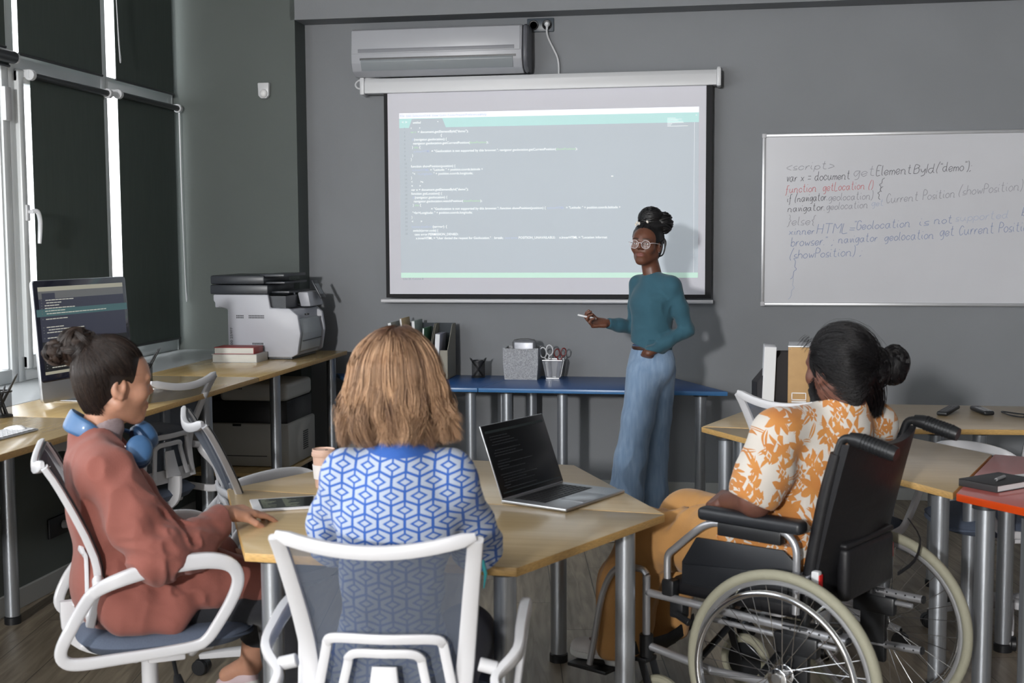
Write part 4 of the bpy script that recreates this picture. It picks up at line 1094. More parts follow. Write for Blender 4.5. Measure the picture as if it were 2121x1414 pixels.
    def arch(hw0, hw1, zt, zb, th, r):
        pts = [(-hw1, zb), (-hw0-(hw1-hw0)*.12, zt-.03), (-hw0, zt-.012), (-hw0+.02, zt), (0, zt+.001), (hw0-.02, zt), (hw0, zt-.012), (hw0+(hw1-hw0)*.12, zt-.03), (hw1, zb)]
        P = [Vector((x, back_y(z)-.045*(1-(x/back_w(z))**2)*.7-.010, z)) for x, z in pts]
        P2, _ = catmull(P, 1, 4)
        lb.tube(P2, 1, 12, flat=(.007, th), up=(0, 1, 0)) if False else lb.tube(P2, 1, 12, flat=(th, .006), up=(0, 1, 0))
    arch(.128, .160, .703, .525, .0115, .02); arch(.080, .108, .668, .525, .0105, .02)
    Pm = [Vector((0, back_y(z)-.042, z)) for z in (.525, .56, .60, .637)]
    lb.tube(Pm, [1.5, 1.25, 1.05, .9], 12, flat=(.031, .006), up=(0, 1, 0))
    lb.build('lumbar_support', M['chair_white'], c)
    # arm loops
    for s in (-1, 1):
        L = [(-.150, .615), (-.10, .648), (-.01, .672), (.08, .683), (.155, .682), (.205, .662), (.222, .62), (.205, .565), (.165, .495), (.135, .455), (.10, .440), (.0, .432), (-.10, .428), (-.19, .425), (-.232, .435), (-.243, .468), (-.215, .53), (-.172, .592)]
        P = []
        for y, z in L:
            k = (z-.43)/.25
            P.append(Vector((s*(.262+.028*max(0, min(1, k))+(-.035 if y < -.13 and z > .58 else 0)), y, z)))
        Rr = [1, 1.15, 1.3, 1.4, 1.35, 1.2, 1.05, 1, .95, .9, .9, .9, .95, 1, 1, 1, 1.05, 1.05]
        a = MB().tube(P, Rr, 14, closed=True, flat=(.0165, .0105), up=(s, 0, 0), smooth=4)
        a.cyl((s*.262, .11, .44), (s*.20, .10, .405), .014).cyl((s*.262, -.05, .43), (s*.20, -.05, .405), .014).cyl((s*.205, -.142, .635), (s*.245, -.142, .625), .016)
        a.v = [Vector(v) for v in a.v]
        a.build('armrest', M['chair_white'], c)
    return c
chairs = [((-1.640, 3.320), 30, 'white framed office chair seating the person with blue headphones'),
          ((-.735, 2.745), 95, 'white framed office chair in front, seating the blonde person'),
          ((-2.550, 5.100), 165, 'empty office chair tucked under the window desk, its lumbar arches showing'),
          ((-1.530, 4.080), 32, 'empty office chair at the left corner of the near tables, seen side on'),
          ((.410, 4.900), 50, 'empty office chair in front of the black magazine file, behind the man\'s shoulder'),
          ((1.130, 5.100), 190, 'office chair cut off by the right edge behind the coral table')]
proto = make_chair()
for i, ((x, y), a, lb) in enumerate(chairs):
    c = proto if i == 0 else copy_tree(proto)
    c.location = (x, y, 0 if i != 1 else -.012*0); c.rotation_euler = (0, 0, RAD(a-90)); c['label'] = lb; c['group'] = 'white office chairs with grey mesh backs'
    if i == 1: c.scale = (1.0, .97, .97)

# ---------------------------------------------------------------- wheelchair
WR = RAD(149.23-90)
wc_ = thing('wheelchair', 'silver and black wheelchair with beige tyres beside the near table', 'wheelchair', (.3495, 3.8085, 0), WR)
M['tyre'] = mat('tyre_beige', srgb(150, 148, 130), .75, bump=.3, bscale=220)
M['frame'] = mat('frame_silver', (.50, .51, .54), .35, .7)
M['vinyl'] = mat('black_nylon', (.010, .010, .012), .45, bump=.25, bscale=40, spec=.4)
M['chair_black'] = mat('armrest_black', (.014, .016, .02), .42)
def RYm(x): return Matrix.Translation((x, 0, .305)) @ Matrix.Rotation(PI/2, 4, 'Y')
for s in (-1, 1):
    w0 = MB(); x = s*.33
    def ring(mb, R, r, x, n=72, m_=12, sq=1):
        P = [(x, math.cos(a)*R, .305+math.sin(a)*R) for a in [2*PI*i/n for i in range(n)]]
        mb.tube(P, r, m_, closed=True)
    ring(w0, .2925, .0155, x)
    wh = w0.build('wheel', M['tyre'], wc_)
    r1 = MB(); P = [(x, math.cos(a)*.272, .305+math.sin(a)*.272) for a in [2*PI*i/72 for i in range(72)]]
    r1.tube(P, 1, 12, closed=True, flat=(.008, .0105), up=(1, 0, 0)); r1.build('rim', M['alu'], wh)
    h1 = MB(); ring(h1, .248, .0095, x+s*.045)
    for k in range(6):
        a = 2*PI*k/6; h1.tube([(x+s*.006, math.cos(a)*.266, .305+math.sin(a)*.266), (x+s*.03, math.cos(a)*.258, .305+math.sin(a)*.258), (x+s*.045, math.cos(a)*.249, .305+math.sin(a)*.249)], .004, 6)
    h1.build('hand_rim', M['chrome'], wh)
    hb = MB().cyl((x-.03, 0, .305), (x+.03, 0, .305), .016).cyl((x-.026, 0, .305), (x-.02, 0, .305), .03).cyl((x+.018, 0, .305), (x+.024, 0, .305), .03).cyl((x+.024, 0, .305), (x+.036, 0, .305), .013)
    hb.build('hub', M['chrome'], wh)
    sp = MB()
    for k in range(32):
        a = 2*PI*k/32; b_ = a+(.62 if k % 4 < 2 else -.62); hx = x+(.021 if k % 2 else -.022)
        sp.tube([(hx, math.cos(b_)*.027, .305+math.sin(b_)*.027), (x, math.cos(a)*.266, .305+math.sin(a)*.266)], .0011, 5)
    sp.build('spokes', M['chrome'], wh)
    # side frame
    fx = s*.265
    f = MB()
    f.cyl((fx, .505, .445), (fx, -.17, .425), .0125).cyl((fx, .505, .50), (fx, .505, .27), .0125)
    f.cyl((fx, .50, .275), (fx, .265, .245), .0125).cyl((fx, .265, .245), (fx, -.17, .262), .0125).cyl((fx-s*.0, .30, .405), (fx, -.14, .398), .008)
    f.tube([(fx, .505, .50), (fx, .53, .515), (fx, .62, .50), (fx-s*.02, .69, .40), (fx-s*.03, .73, .24), (fx-s*.03, .75, .15)], .011, 10, smooth=4)
    f.build('side_frame', M['frame'], wc_)
    ft = MB().cyl((fx, -.17, .262), (fx, -.178, .262), .013).cyl((fx, -.17, .425), (fx, -.178, .425), .013)
    for k in range(6):
        for z0_, yy in ((.432, -.15+k*.03), (.262, -.15+k*.03)): ft.cyl((fx+s*.0122, yy, z0_), (fx+s*.0132, yy, z0_), .003, n=8).cyl((fx-s*.0122, yy, z0_), (fx-s*.0132, yy, z0_), .003, n=8)
    ft.box((fx-.012, -.055, .20), (fx+.012, .03, .44), .005).box((fx-.016, -.085, .355), (fx+.016, .055, .415), .008).cyl((fx, 0, .305), (x-s*.03, 0, .305), .012).cyl((fx+s*.012, 0, .34), (fx+s*.02, 0, .34), .014).cyl((fx+s*.012, 0, .28), (fx+s*.02, 0, .28), .014)
    ft.build('axle_bracket', M['black'], wc_)
    # caster
    cy = .45
    MB().cyl((fx, .505, .31), (fx, .505, .235), .022).tube([(fx-.028, .505, .235), (fx-.028, cy+.01, .10)], 1, 8, flat=(.004, .014)).tube([(fx+.028, .505, .235), (fx+.028, cy+.01, .10)], 1, 8, flat=(.004, .014)).box((fx-.032, .485, .225), (fx+.032, .53, .24), .004).build('caster_fork', M['black'], wc_)
    cw = MB(); Pc = [(fx, cy+math.cos(a)*.078, .095+math.sin(a)*.078) for a in [2*PI*i/40 for i in range(40)]]
    cw.tube(Pc, .0165, 10, closed=True); cw = cw.build('caster_wheel', M['tyre'], wc_)
    MB().cyl((fx-.008, cy, .095), (fx+.008, cy, .095), .066).build('caster_disc', M['black'], cw)
    # arm support, pad, guard
    ax = s*.255
    MB().tube([(ax, .432, .47), (ax, .434, .54), (ax, .43, .575), (ax, .405, .60), (ax, .33, .665), (ax, .29, .69), (ax, .24, .70), (ax, .06, .705), (ax, .02, .695), (ax, -.004, .66), (ax, -.006, .60), (ax, -.006, .47)], .0115, 12, smooth=4).build('arm_tube', M['frame'], wc_)
    MB().box((ax-.028, -.03, .705), (ax+.028, .315, .745), .015, seg=4).build('arm_pad', M['chair_black'], wc_)
    MB().box((ax-.014, .04, .665), (ax+.014, .25, .705), .004).build('pad_bracket', M['black'], wc_)
    S_ = Matrix(((0, 0, 1, 0), (1, 0, 0, 0), (0, 1, 0, 0), (0, 0, 0, 1)))
    MB().prism([(.385, .49), (.385, .56), (.335, .642), (.04, .648), (.005, .62), (.005, .49)], ax-s*.008-.003, ax-s*.008+.003, .002, S_).prism([(.375, .50), (.375, .555), (.02, .585), (.02, .50)], ax+s*.0-.004, ax+s*.0+.002, .002, S_).build('side_guard', M['chair_black'], wc_)
    MB().box((ax-.02, .40, .43), (ax+.02, .445, .50), .008).box((ax-.012, .37, .38), (ax+.03, .42, .44), .008).cyl((ax+s*.02, .39, .40), (ax+s*.035, .33, .385), .011).build('brake', M['black'], wc_)
    # backrest post and push handle
    bx = s*.225
    MB().tube([(bx, -.02, .43), (bx, -.035, .60), (bx, -.075, .80), (bx, -.115, .955), (bx, -.135, .99), (bx, -.175, .99)], .0125, 12, smooth=4).build('back_post', M['black'], wc_)
    g = MB().tube([(bx, -.15, .992), (bx, -.175, .990), (bx, -.27, .965), (bx, -.285, .961)], [.018, .0215, .0225, .020], 16)
    for k in range(9): 
        p0 = Vector((bx, -.185-k*.0095, .9875-k*.0025)); g.tube([p0, p0+Vector((0, -.004, -.001))], .0236, 16)
    g.build('push_handle', M['black'], wc_)
    # folding joint, red reflector label
    MB().box((bx+s*.018, -.045, .54), (bx+s*.045, -.015, .585), .006).cyl((ax, -.006, .57), (bx+s*.03, -.03, .57), .012).build('joint', M['frame'], wc_)
    j = MB().box((bx+s*.02-.010, -.075, .535), (bx+s*.02+.014, -.05, .605), .006).build('release_lever', M['white'], wc_)
    MB().box((bx+s*.02-.007, -.0765, .548), (bx+s*.02+.0155, -.060, .595), .002).build('red_label', mat('red_label', (.65, .01, .01), .4), j)
    # leg rest and foot plate
    px = s*.13
    MB().box((px-.085, .70, .115), (px+.085, .86, .128), .004, Matrix.Translation((0, 0, 0))).cyl((fx-s*.03, .75, .16), (px, .75, .122), .011).build('foot_plate', M['black'], wc_)
bk_ = MB()
# slung back and seat
N = 12; V = []; F = []
for layer in (0, 1):
    for j in range(N+1):
        z = .50+.475*j/N; yy = -.025-.105*max(0, (z-.5)/.475)**1.2-layer*.022
        for i in range(N+1):
            u = -1+2*i/N; V.append((u*.235, yy-.035*(1-u*u)-(.007*math.sin(z*33+u*2.3)+.004*math.sin(z*71-u*3))*(1-u*u)*layer, z-.018*(1-u*u)*(j == N)))
n1 = (N+1)**2
for j in range(N):
    for i in range(N):
        a = j*(N+1)+i; F.append((a, a+1, a+N+2, a+N+1)); b = a+n1; F.append((b, b+N+1, b+N+2, b+1))
for i in range(N):
    a = N*(N+1)+i; F.append((a, a+1, a+1+n1, a+n1)); F.append((i, i+n1, i+n1+1, i+1)); a = i*(N+1); F.append((a, a+N+1, a+N+1+n1, a+n1)); a += N; F.append((a, a+n1, a+N+1+n1, a+N+1))
bk_.add(V, F)
bk_.box((-.16, -.122, .50), (.16, -.080, .66), .018, seg=4).box((-.165, -.119, .655), (.165, -.080, .675), .009)
for s in (-1, 1): bk_.tube([(s*.225, -.022, .48), (s*.225, -.036, .60), (s*.225, -.074, .80), (s*.225, -.110, .945)], [.020, .021, .021, .018], 16, smooth=4)
bk_.build('backrest', M['vinyl'], wc_, angle=50)
MB().box((-.235, -.03, .445), (.235, .44, .50), .02, seg=3).build('seat', M['vinyl'], wc_)
MB().tube([(-.26, .10, .27), (.26, .10, .44)], .011, 10).tube([(.26, .10, .27), (-.26, .10, .44)], .011, 10).tube([(-.26, .32, .26), (.26, .32, .44)], .011, 10).tube([(.26, .32, .26), (-.26, .32, .44)], .011, 10).build('cross_brace', M['black'], wc_)
MB().tube([(.24, -.13, .68), (.26, -.16, .62), (.25, -.15, .55), (.24, -.1, .50)], 1, 8, flat=(.012, .002), smooth=3).build('strap', M['vinyl'], wc_)
MB().tube([(-.2, .62, .22), (0, .60, .20), (.2, .62, .22)], 1, 8, flat=(.003, .025), up=(0, 0, 1), smooth=3).build('heel_strap', M['vinyl'], wc_)
# ---------------------------------------------------------------- people: helpers
def skin_mat(name, c, lip, rough=.45):
    m = mat(name, c, rough, var=.07, vscale=25); b = m.node_tree.nodes['Principled BSDF']; t = NT(m)
    b.inputs['Subsurface Weight'].default_value = .12; b.inputs['Subsurface Radius'].default_value = (.012, .005, .003); b.inputs['Subsurface Scale'].default_value = .5
    at = t.new('ShaderNodeAttribute', attribute_name='lip'); a2 = t.new('ShaderNodeAttribute', attribute_name='brow')
    src = b.inputs['Base Color'].links[0].from_socket
    o = mixc(t, X(t, at.outputs['Fac']), src, lip); o = mixc(t, X(t, a2.outputs['Fac']), o, (.012, .008, .006))
    t.l.new(o, b.inputs['Base Color'])
    return m
class Head:
    def __init__(s, c, yaw=0, pitch=0, roll=0, sc=1.0):
        """yaw: turn to the left positive; pitch: look down positive (degrees)"""
        Rm = Matrix.Rotation(RAD(yaw), 3, 'Z') @ Matrix.Rotation(RAD(-pitch), 3, 'X') @ Matrix.Rotation(RAD(roll), 3, 'Y')
        s.R = np.array(Rm); s.c = V3(*c); s.sc = sc; s.ax = s.R.T   # rows = local axes in body space
    def P(s, x, y, z): return s.c+s.R@(V3(x, y, z)*s.sc)
    def loc(s, V): return ((V-s.c)@s.R)/s.sc
    def field(s, h, neck, neck_r=.052, face=True, beard=False):
        sc = s.sc; ax = s.ax; P = s.P
        lo = np.minimum(s.c-.15*sc, V3(*neck)-.08); hi = np.maximum(s.c+.15*sc, V3(*neck)+.08)
        F = Field(lo, hi, h); E = lambda c, r, k=.012, op='u': F.ell(P(*c), [q*sc for q in r], ax, k*sc, op)
        E((0, -.014, .030), (.074, .095, .086)); E((0, .030, -.030), (.057, .060, .078), .03); E((0, .035, .035), (.060, .055, .050), .03)
        for q in (-1, 1):
            F.cap(P(q*.050, -.005, -.055), P(q*.014, .064, -.094), .022*sc, .016*sc, .03*sc)
            E((q*.041, .056, -.022), (.027, .027, .027), .02)
        E((0, .068, -.091), (.022, .018, .016), .02)
        if face:
            E((0, .078, -.062), (.027, .018, .022), .015)
            F.cap(P(0, .083, .018), P(0, .104, -.018), .0075*sc, .0105*sc, .012*sc)
            for q in (-1, 1):
                E((q*.011, .094, -.024), (.0085, .010, .0075), .006)
                F.cap(P(q*.014, .087, .024), P(q*.046, .076, .024), .0075*sc, .007*sc, .014*sc)
                E((q*.032, .094, .004), (.017, .013, .010), .010, 's')
                E((q*.032, .0758, .0085), (.0150, .0142, .0095), .003); E((q*.032, .0745, -.003), (.0145, .0135, .0085), .003)
                E((q*.006, .103, -.0315), (.003, .004, .003), .003, 's')
            E((0, .0905, -.0545), (.0235, .010, .0055), .004); E((0, .0895, -.0648), (.0205, .0105, .0065), .004)
            F.cap(P(-.023, .098, -.0595), P(.023, .098, -.0595), .0018*sc, .0018*sc, .003*sc, None, 's')
            for q in (-1, 1):
                E((q*.072, -.020, -.010), (.010, .018, .029), .008); E((q*.0765, -.014, -.006), (.0065, .020, .031), .003)
                E((q*.0845, -.014, -.002), (.008, .011, .018), .004, 's'); E((q*.076, -.008, -.034), (.007, .008, .009), .005)
        F.cap(P(0, -.030, -.050), neck, neck_r*sc, neck_r*1.05, .03)
        return F
    def attrs(s):
        def lip(V):
            q = s.loc(V); d = (q[:, 0]/.024)**2+((q[:, 2]+.0597)/.0120)**2
            return np.clip((1.1-d)*4, 0, 1)*(q[:, 1] > .085)
        def brow(V):
            q = s.loc(V); x = np.abs(q[:, 0]); zc = .0265+.0035*np.clip((x-.012)/.02, 0, 1)-.005*np.clip((x-.036)/.014, 0, 1)
            return np.clip((1-np.abs(q[:, 2]-zc)/.0042)*3, 0, 1)*(x > .012)*(x < .05)*(q[:, 1] > .06)*.85
        return {'lip': lip, 'brow': brow}
    def eyes(s, parent, iris=(.05, .025, .012)):
        mb = MB(); Rm = Matrix(s.R.tolist())
        for q in (-1, 1):
            c = s.P(q*.032, .0768, .0025); mb.mi = 0; mb.ell(c, [.0122*s.sc]*3, n=16)
            mb.mi = 1; c2 = s.P(q*.032, .0853, .0022); mb.ell(c2, [.0056*s.sc, .0042*s.sc, .0056*s.sc], Rm, 12)
        return mb.build('eyes', [mat('eye_white', (.62, .58, .55), .2), mat('iris', iris, .1)], parent)
def hand_field(h, W, d, n, curl=.5, side=1, sc=1.0, spread=.12, thumb=.6, curls=None, lift=None):
    """W wrist, d direction of the fingers, n back-of-hand normal, side +1 if the thumb lies towards n x d"""
    d = unit(d); n = unit(np.asarray(n, float)-np.dot(n, d)*d); t = np.cross(n, d)*side; W = V3(*W)
    F = Field(W-.22*sc, W+.22*sc, h); ax = np.array([t, d, n])
    pc = W+d*.048*sc
    F.box(pc, (.038*sc, .048*sc, .0125*sc), ax, .012*sc, .01)
    F.cap(W-d*.012, W+d*.015*sc, .022*sc, .024*sc, .02, (n, .75))
    F.cap(W+d*.01*sc+t*.012*sc, W+d*.05*sc+t*.034*sc-n*.004*sc, .016*sc, .013*sc, .012)   # thumb mound
    lens = [(.044, .026, .020), (.049, .030, .022), (.046, .028, .021), (.035, .021, .018)]
    for i in range(4):
        o = (.029-.0195*i)*sc; base = W+d*(.090-.004*abs(i-1.2))*sc+t*o
        a = (curls[i] if curls else curl); dd = unit(d+t*spread*(1.4-i)*.35); p = base; up = n; ang = 0
        rr = [.0092, .0085, .0078, .0068]
        F.cap(W+d*.06*sc+t*o*.95, p, .0105*sc, .0095*sc, .006)
        for j in range(3):
            ang += a*(.75, 1.0, .7)[j]
            v = dd*math.cos(ang)-n*math.sin(ang)
            p2 = p+v*lens[i][j]*sc
            F.cap(p, p2, rr[j]*sc, rr[j+1]*sc, .0018); p = p2
    p = W+d*.05*sc+t*.036*sc-n*.004*sc; v = unit(d*.75+t*.65-n*thumb*.55); p2 = p+v*.034*sc
    F.cap(p, p2, .0115*sc, .0100*sc, .006); v = unit(d*.95+t*.15-n*thumb*.7); p3 = p2+v*.028*sc
    F.cap(p2, p3, .0100*sc, .0078*sc, .003)
    return F

def hair_mat(name, c0, c1, rough=.38, spec=.5):
    m = mat(name, c0, rough, spec=spec); t = NT(m)
    at = t.new('ShaderNodeAttribute', attribute_name='rnd')
    t.l.new(mixc(t, X(t, at.outputs['Fac']), c0, c1), t.n['Principled BSDF'].inputs['Base Color'])
    return m
def strand_mesh(paths, r, taper=True, sides=3, flat=1.0, rnd=None, ends=(.5, .15)):
    """paths (N,M,3) -> quads, rnd per vertex"""
    N, Mm, _ = paths.shape
    T = np.gradient(paths, axis=1); T /= np.maximum(np.linalg.norm(T, axis=2, keepdims=True), 1e-9)
    ref = np.broadcast_to(V3(.31, .22, .92), T.shape); A = np.cross(T, ref); A /= np.maximum(np.linalg.norm(A, axis=2, keepdims=True), 1e-9); B = np.cross(T, A)
    s = np.linspace(0, 1, Mm); w = np.minimum(1, ends[0]+s*6)*np.minimum(1, ends[1]+(1-s)*4) if taper else np.ones(Mm)
    rr = (r if np.ndim(r) else np.full(N, r))[:, None]*w[None]
    V = np.stack([paths+A*(math.cos(2*PI*k/sides)*rr)[..., None]+B*(math.sin(2*PI*k/sides)*rr*flat)[..., None] for k in range(sides)], 2)
    idx = np.arange(N*Mm*sides).reshape(N, Mm, sides); f = []
    for k in range(sides):
        k2 = (k+1) % sides
        f.append(np.stack([idx[:, :-1, k], idx[:, :-1, k2], idx[:, 1:, k2], idx[:, 1:, k]], -1).reshape(-1, 4))
    rn = np.repeat((rnd if rnd is not None else np.random.rand(N)), Mm*sides)
    return V.reshape(-1, 3), np.concatenate(f), rn
def hair_object(name, parts, m, parent):
    """parts: list of (v,f,rnd)"""
    o = mesh_np(name, [(p[0], p[1]) for p in parts], m, parent)
    a = o.data.attributes.new('rnd', 'FLOAT', 'POINT'); a.data.foreach_set('value', np.concatenate([p[2] for p in parts]).astype(np.float32))
    return o
def slerp_paths(S, Tt, Mm):
    """unit dirs S (N,3) -> T (N,3)"""
    dot = np.clip((S*Tt).sum(1), -.999, .999); om = np.arccos(dot); t = np.linspace(0, 1, Mm)
    a = np.sin((1-t)[None]*om[:, None])/np.sin(om)[:, None]; b = np.sin(t[None]*om[:, None])/np.sin(om)[:, None]
    return a[..., None]*S[:, None]+b[..., None]*Tt[:, None]
def bun(cen, rad, nl, per, r, rs, wob=.10, spread=.16):
    """locks of fine hair wound round a ball"""
    out = []; rn = []
    for i in range(nl):
        A = unit(rs.randn(3)); B = unit(np.cross(A, rs.randn(3))); Nn = np.cross(A, B); L = 2.4+rs.rand()*2.2; p0 = rs.rand()*6; off = rs.uniform(-.55, .55); lr = rs.rand(); k = 1+.12*rs.rand()
        t = np.linspace(0, L, 18)[None]; o = off+spread*(rs.rand(per, 1)-.5)*2*np.sin(np.linspace(.25, 2.9, 18))[None]
        q = np.cos(t)[..., None]*A+np.sin(t)[..., None]*B+o[..., None]*Nn
        q /= np.linalg.norm(q, axis=2, keepdims=True)
        lift = k*(1+wob*np.sin(t*1.7+p0))-.10*((o-off)/spread)**2+.015*rs.randn(per, 1)
        out.append(q*lift[..., None]*V3(*rad)+cen); rn.append(np.clip(lr+.15*rs.randn(per), 0, 1))
    return strand_mesh(np.concatenate(out), r, rnd=np.concatenate(rn))
def face_hole(F, H, sc=1):
    """carve the face out of a hair volume"""
    F.ell(H.P(0, .095, -.035), [q*H.sc for q in (.071, .085, .102)], H.ax, .008, 's')
    return F
RS = np.random.RandomState
def cloth_mat(name, c, rough=.85, var=.06, vs=8, bump=.25, bs=350, sheen=.15):
    return mat(name, c, rough, var=var, vscale=vs, bump=bump, bscale=bs, sheen=sheen)

# ================================================================ seated person with headphones
GL_ = thing('person', 'person with dark top bun and rust brown overshirt seated at the left', 'person', (-1.640, 3.320, 0), RAD(30-90))
H = Head((-.003, -.072, 1.148), yaw=17, pitch=6, sc=1.0)
F = H.field(.0032, (0, -.125, .985), .045)
hv, hf = F.mesh(1)
skinA = skin_mat('skin_light', srgb(186, 138, 114), srgb(170, 96, 88))
parts = [(hv, hf)]
hn = hand_field(.0028, (.105, .215, .768), (-.50, .86, -.10), (.12, .20, 1), side=-1, curls=[.22, .30, .36, .40], thumb=.7, sc=.98)
parts.append(hn.mesh(1))
hn = hand_field(.0032, (-.13, .24, .60), (.3, .9, -.2), (-.3, .1, 1), side=1, curl=.4); parts.append(hn.mesh(1))
F = Field((-.45, -.35, .02), (.35, .65, 1.03), .008)
F.cap((0, -.125, .98), (0, -.10, .88), .05, .09, .03).ell((0, -.09, .75), (.14, .09, .2), None, .04).ell((0, -.03, .53), (.16, .12, .10), None, .04)
for s, kn, an, toe in ((1, (.10, .36, .50), (-.01, .40, .13), (-.02, .47, .05)), (-1, (-.12, .37, .50), (-.26, .33, .19), (-.30, .26, .15))):
    F.chain([(s*.09, -.02, .53), kn], [.08, .06]).chain([kn, tuple(np.array(kn)*.5+np.array(an)*.5), an], [.055, .052, .035]).cap(an, toe, .036, .028)
F.chain([(.16, -.10, .93), (.23, .0, .70), (.105, .215, .768)], [.04, .036, .025]); F.chain([(-.16, -.10, .93), (-.26, .02, .69), (-.13, .24, .60)], [.04, .036, .025])
parts.append(F.mesh(1))
body = mesh_np('body', parts, skinA, GL_, H.attrs()); H.eyes(body)
# hair
Hr = hair_mat('hair_dark_brown', (.012, .008, .007), (.045, .026, .018), .42)
F = Field(H.c-.17, H.c+.2, .005)
F.ell(H.P(0, -.022, .036), [.084, .099, .094], H.ax); face_hole(F, H)
F.ell(H.P(.08, .005, -.022), [.028, .022, .036], H.ax, .006, 's').ell(H.P(-.08, .005, -.022), [.028, .022, .036], H.ax, .006, 's')
F.ell(H.P(0, .055, -.10), [.08, .09, .055], H.ax, .01, 's'); F.ell(H.P(0, -.050, -.022), [.058, .046, .066], H.ax, .03)
bc = V3(-.01, -.170, 1.255)
F.ell(bc, (.046, .050, .046), None, .012).ell(bc+V3(.0, -.055, -.012), (.032, .032, .030), None, .012).cap(bc, H.P(0, -.05, .10), .035, .03, .02)
hb_ = F.mesh(1); rnd0 = np.full(len(hb_[0]), .15)
rs = RS(1)
def swept(H, rs, n, bun_dir, jit, rad, ctr, zlow=-.86, fr=.50, M_=14, r=.0006, wav=0, power=2):
    S = rs.randn(n*3, 3); S /= np.linalg.norm(S, axis=1)[:, None]
    hl = fr-.12+.10*rs.rand(len(S))
    keep = ~((S[:, 1] > .25+.17*(np.abs(S[:, 0]) > .5)) & (S[:, 2] < hl)) & (S[:, 2] > zlow) & ~((S[:, 2] < -.12) & (S[:, 1] > -.30+.1*rs.rand(len(S))))
    S = S[keep][:n]; T_ = unit(bun_dir)+rs.randn(len(S), 3)*jit; T_ /= np.linalg.norm(T_, axis=1)[:, None]
    P = slerp_paths(S, T_, M_)
    if wav: P = P*(1+wav*np.sin(np.linspace(0, 8, M_)[None]+S[:, :1]*7+S[:, 2:]*5))[..., None]
    low = np.clip(-P[..., 2]-.15, 0, 1)
    q = P*np.array(rad)*(1+.0*low[..., None])+V3(*ctr); q[..., 2] -= low*.072; q[..., 1] += low*.012; q[..., 0] *= 1-.22*low
    q += rs.rand(len(S), 1, 1)*.005*P
    return S, T_, strand_mesh(H.c+(q*H.sc)@H.R.T, r, rnd=np.clip(rs.rand(len(S))**power, 0, 1))
S, Tt, sm = swept(H, rs, 11000, V3(0, -.60, .80), .10, (.0855, .1005, .0955), (0, -.022, .036))
sm2 = bun(bc, (.046, .051, .047), 80, 90, .0007, rs, .10, .26)
sm4 = bun(bc+V3(0, -.056, -.014), (.032, .033, .030), 50, 70, .0007, rs, .16, .3)
fly = slerp_paths(S[:160], Tt[:160], 12)*np.array([.090, .105, .102])+V3(0, -.022, .036); fly += np.cumsum(rs.randn(160, 12, 3)*.0014, 1)
sm3 = strand_mesh(H.c+fly@H.R.T, .0004, rnd=rs.rand(160))
hair_object('hair', [(hb_[0], hb_[1], rnd0), sm, sm2, sm3, sm4], Hr, GL_)
# overshirt
rust = cloth_mat('rust_linen', srgb(134, 78, 68), .9, .05, 6)
F = Field((-.42, -.36, .38), (.42, .50, 1.06), .0055)
F.ell((0, -.105, .80), (.185, .115, .17), None, .05).ell((0, -.125, .93), (.165, .088, .085), None, .05).ell((0, -.075, .58), (.20, .14, .16), None, .06)
F.cap((-.145, -.115, .925), (.145, -.115, .925), .062, .062, .04).cap((0, -.13, 1.0), (.13, -.112, .945), .045, .05, .03).cap((0, -.13, 1.0), (-.13, -.112, .945), .045, .05, .03)
F.chain([(.165, -.105, .915), (.215, -.045, .80), (.245, .015, .700), (.20, .10, .705), (.125, .198, .755)], [.074, .074, .074, .066, .045], .03)
F.chain([(-.165, -.105, .915), (-.24, -.02, .78), (-.26, .03, .69), (-.21, .12, .63), (-.145, .225, .605)], [.070, .066, .062, .052, .038], .03)
F.chain([(.10, -.02, .56), (.115, .16, .585), (.12, .32, .565)], [.105, .078, .060], .04); F.chain([(-.10, -.02, .55), (-.12, .12, .57), (-.12, .22, .56)], [.10, .085, .07], .05)
F.cap((.17, -.09, .54), (.18, .07, .525), .055, .045, .04).cap((.19, -.08, .51), (.20, .05, .49), .035, .03, .03)
# collar stand
F.cap((0, -.135, 1.0), (0, -.135, 1.035), .072, .066, .02)
F.cap((0, -.12, 1.05), (0, -.115, 1.12), .062, .07, .006, None, 's').cap((0, -.10, 1.02), (0, -.02, 1.0), .048, .04, .01, None, 's')
F.plane((0, 0, .44), (0, 0, -1)); F.plane((.118, .205, .757), (-.38, .85, .1), .004, (.03, .16, .70), (.3, .5, .85))
F.folds(.0055, (9, 9, 7), 1)
F.folds(.017, (34, 10, 34), 3, (.225, .04, .72), .12, np.array([unit((-.5, .8, .3)), unit((.6, .5, 0)), unit((-.2, .2, .95))]), True)
F.folds(.013, (16, 16, 8), 5, (.14, -.06, .84), .17, None, True); F.folds(.012, (22, 22, 10), 8, (.12, .12, .55), .16, None, True)
F2 = Field((-.16, -.30, .90), (.16, .06, 1.10), .0042)
F2.cap((0, -.140, 1.005), (0, -.135, 1.03), .083, .074, .01).cap((0, -.12, 1.045), (0, -.11, 1.14), .066, .08, .004, None, 's').plane((0, -.02, 1.0), (0, 1, .2), .004).plane((0, -.13, .985), (.0, -.15, -1), .003).folds(.004, (18, 18, 18), 12)
cl_ = F2.mesh(1)
osh = mesh_np('overshirt', [F.mesh(1)], rust, GL_)
F = Field((-.12, -.24, .94), (.12, .02, 1.09), .004)
F.cap((0, -.125, .99), (0, -.108, 1.030), .064, .058, .01).cap((0, -.12, 1.055), (0, -.08, 1.13), .056, .06, .004, None, 's').folds(.002, (20, 20, 40), 2, None, None, None, True)
mesh_np('grey_collar', [F.mesh(1)], cloth_mat('grey_knit', srgb(150, 134, 136), .95, .1, 90), GL_)
navy = cloth_mat('black_trousers', (.012, .013, .018), .8)
F = Field((-.35, -.2, .12), (.30, .52, .66), .006)
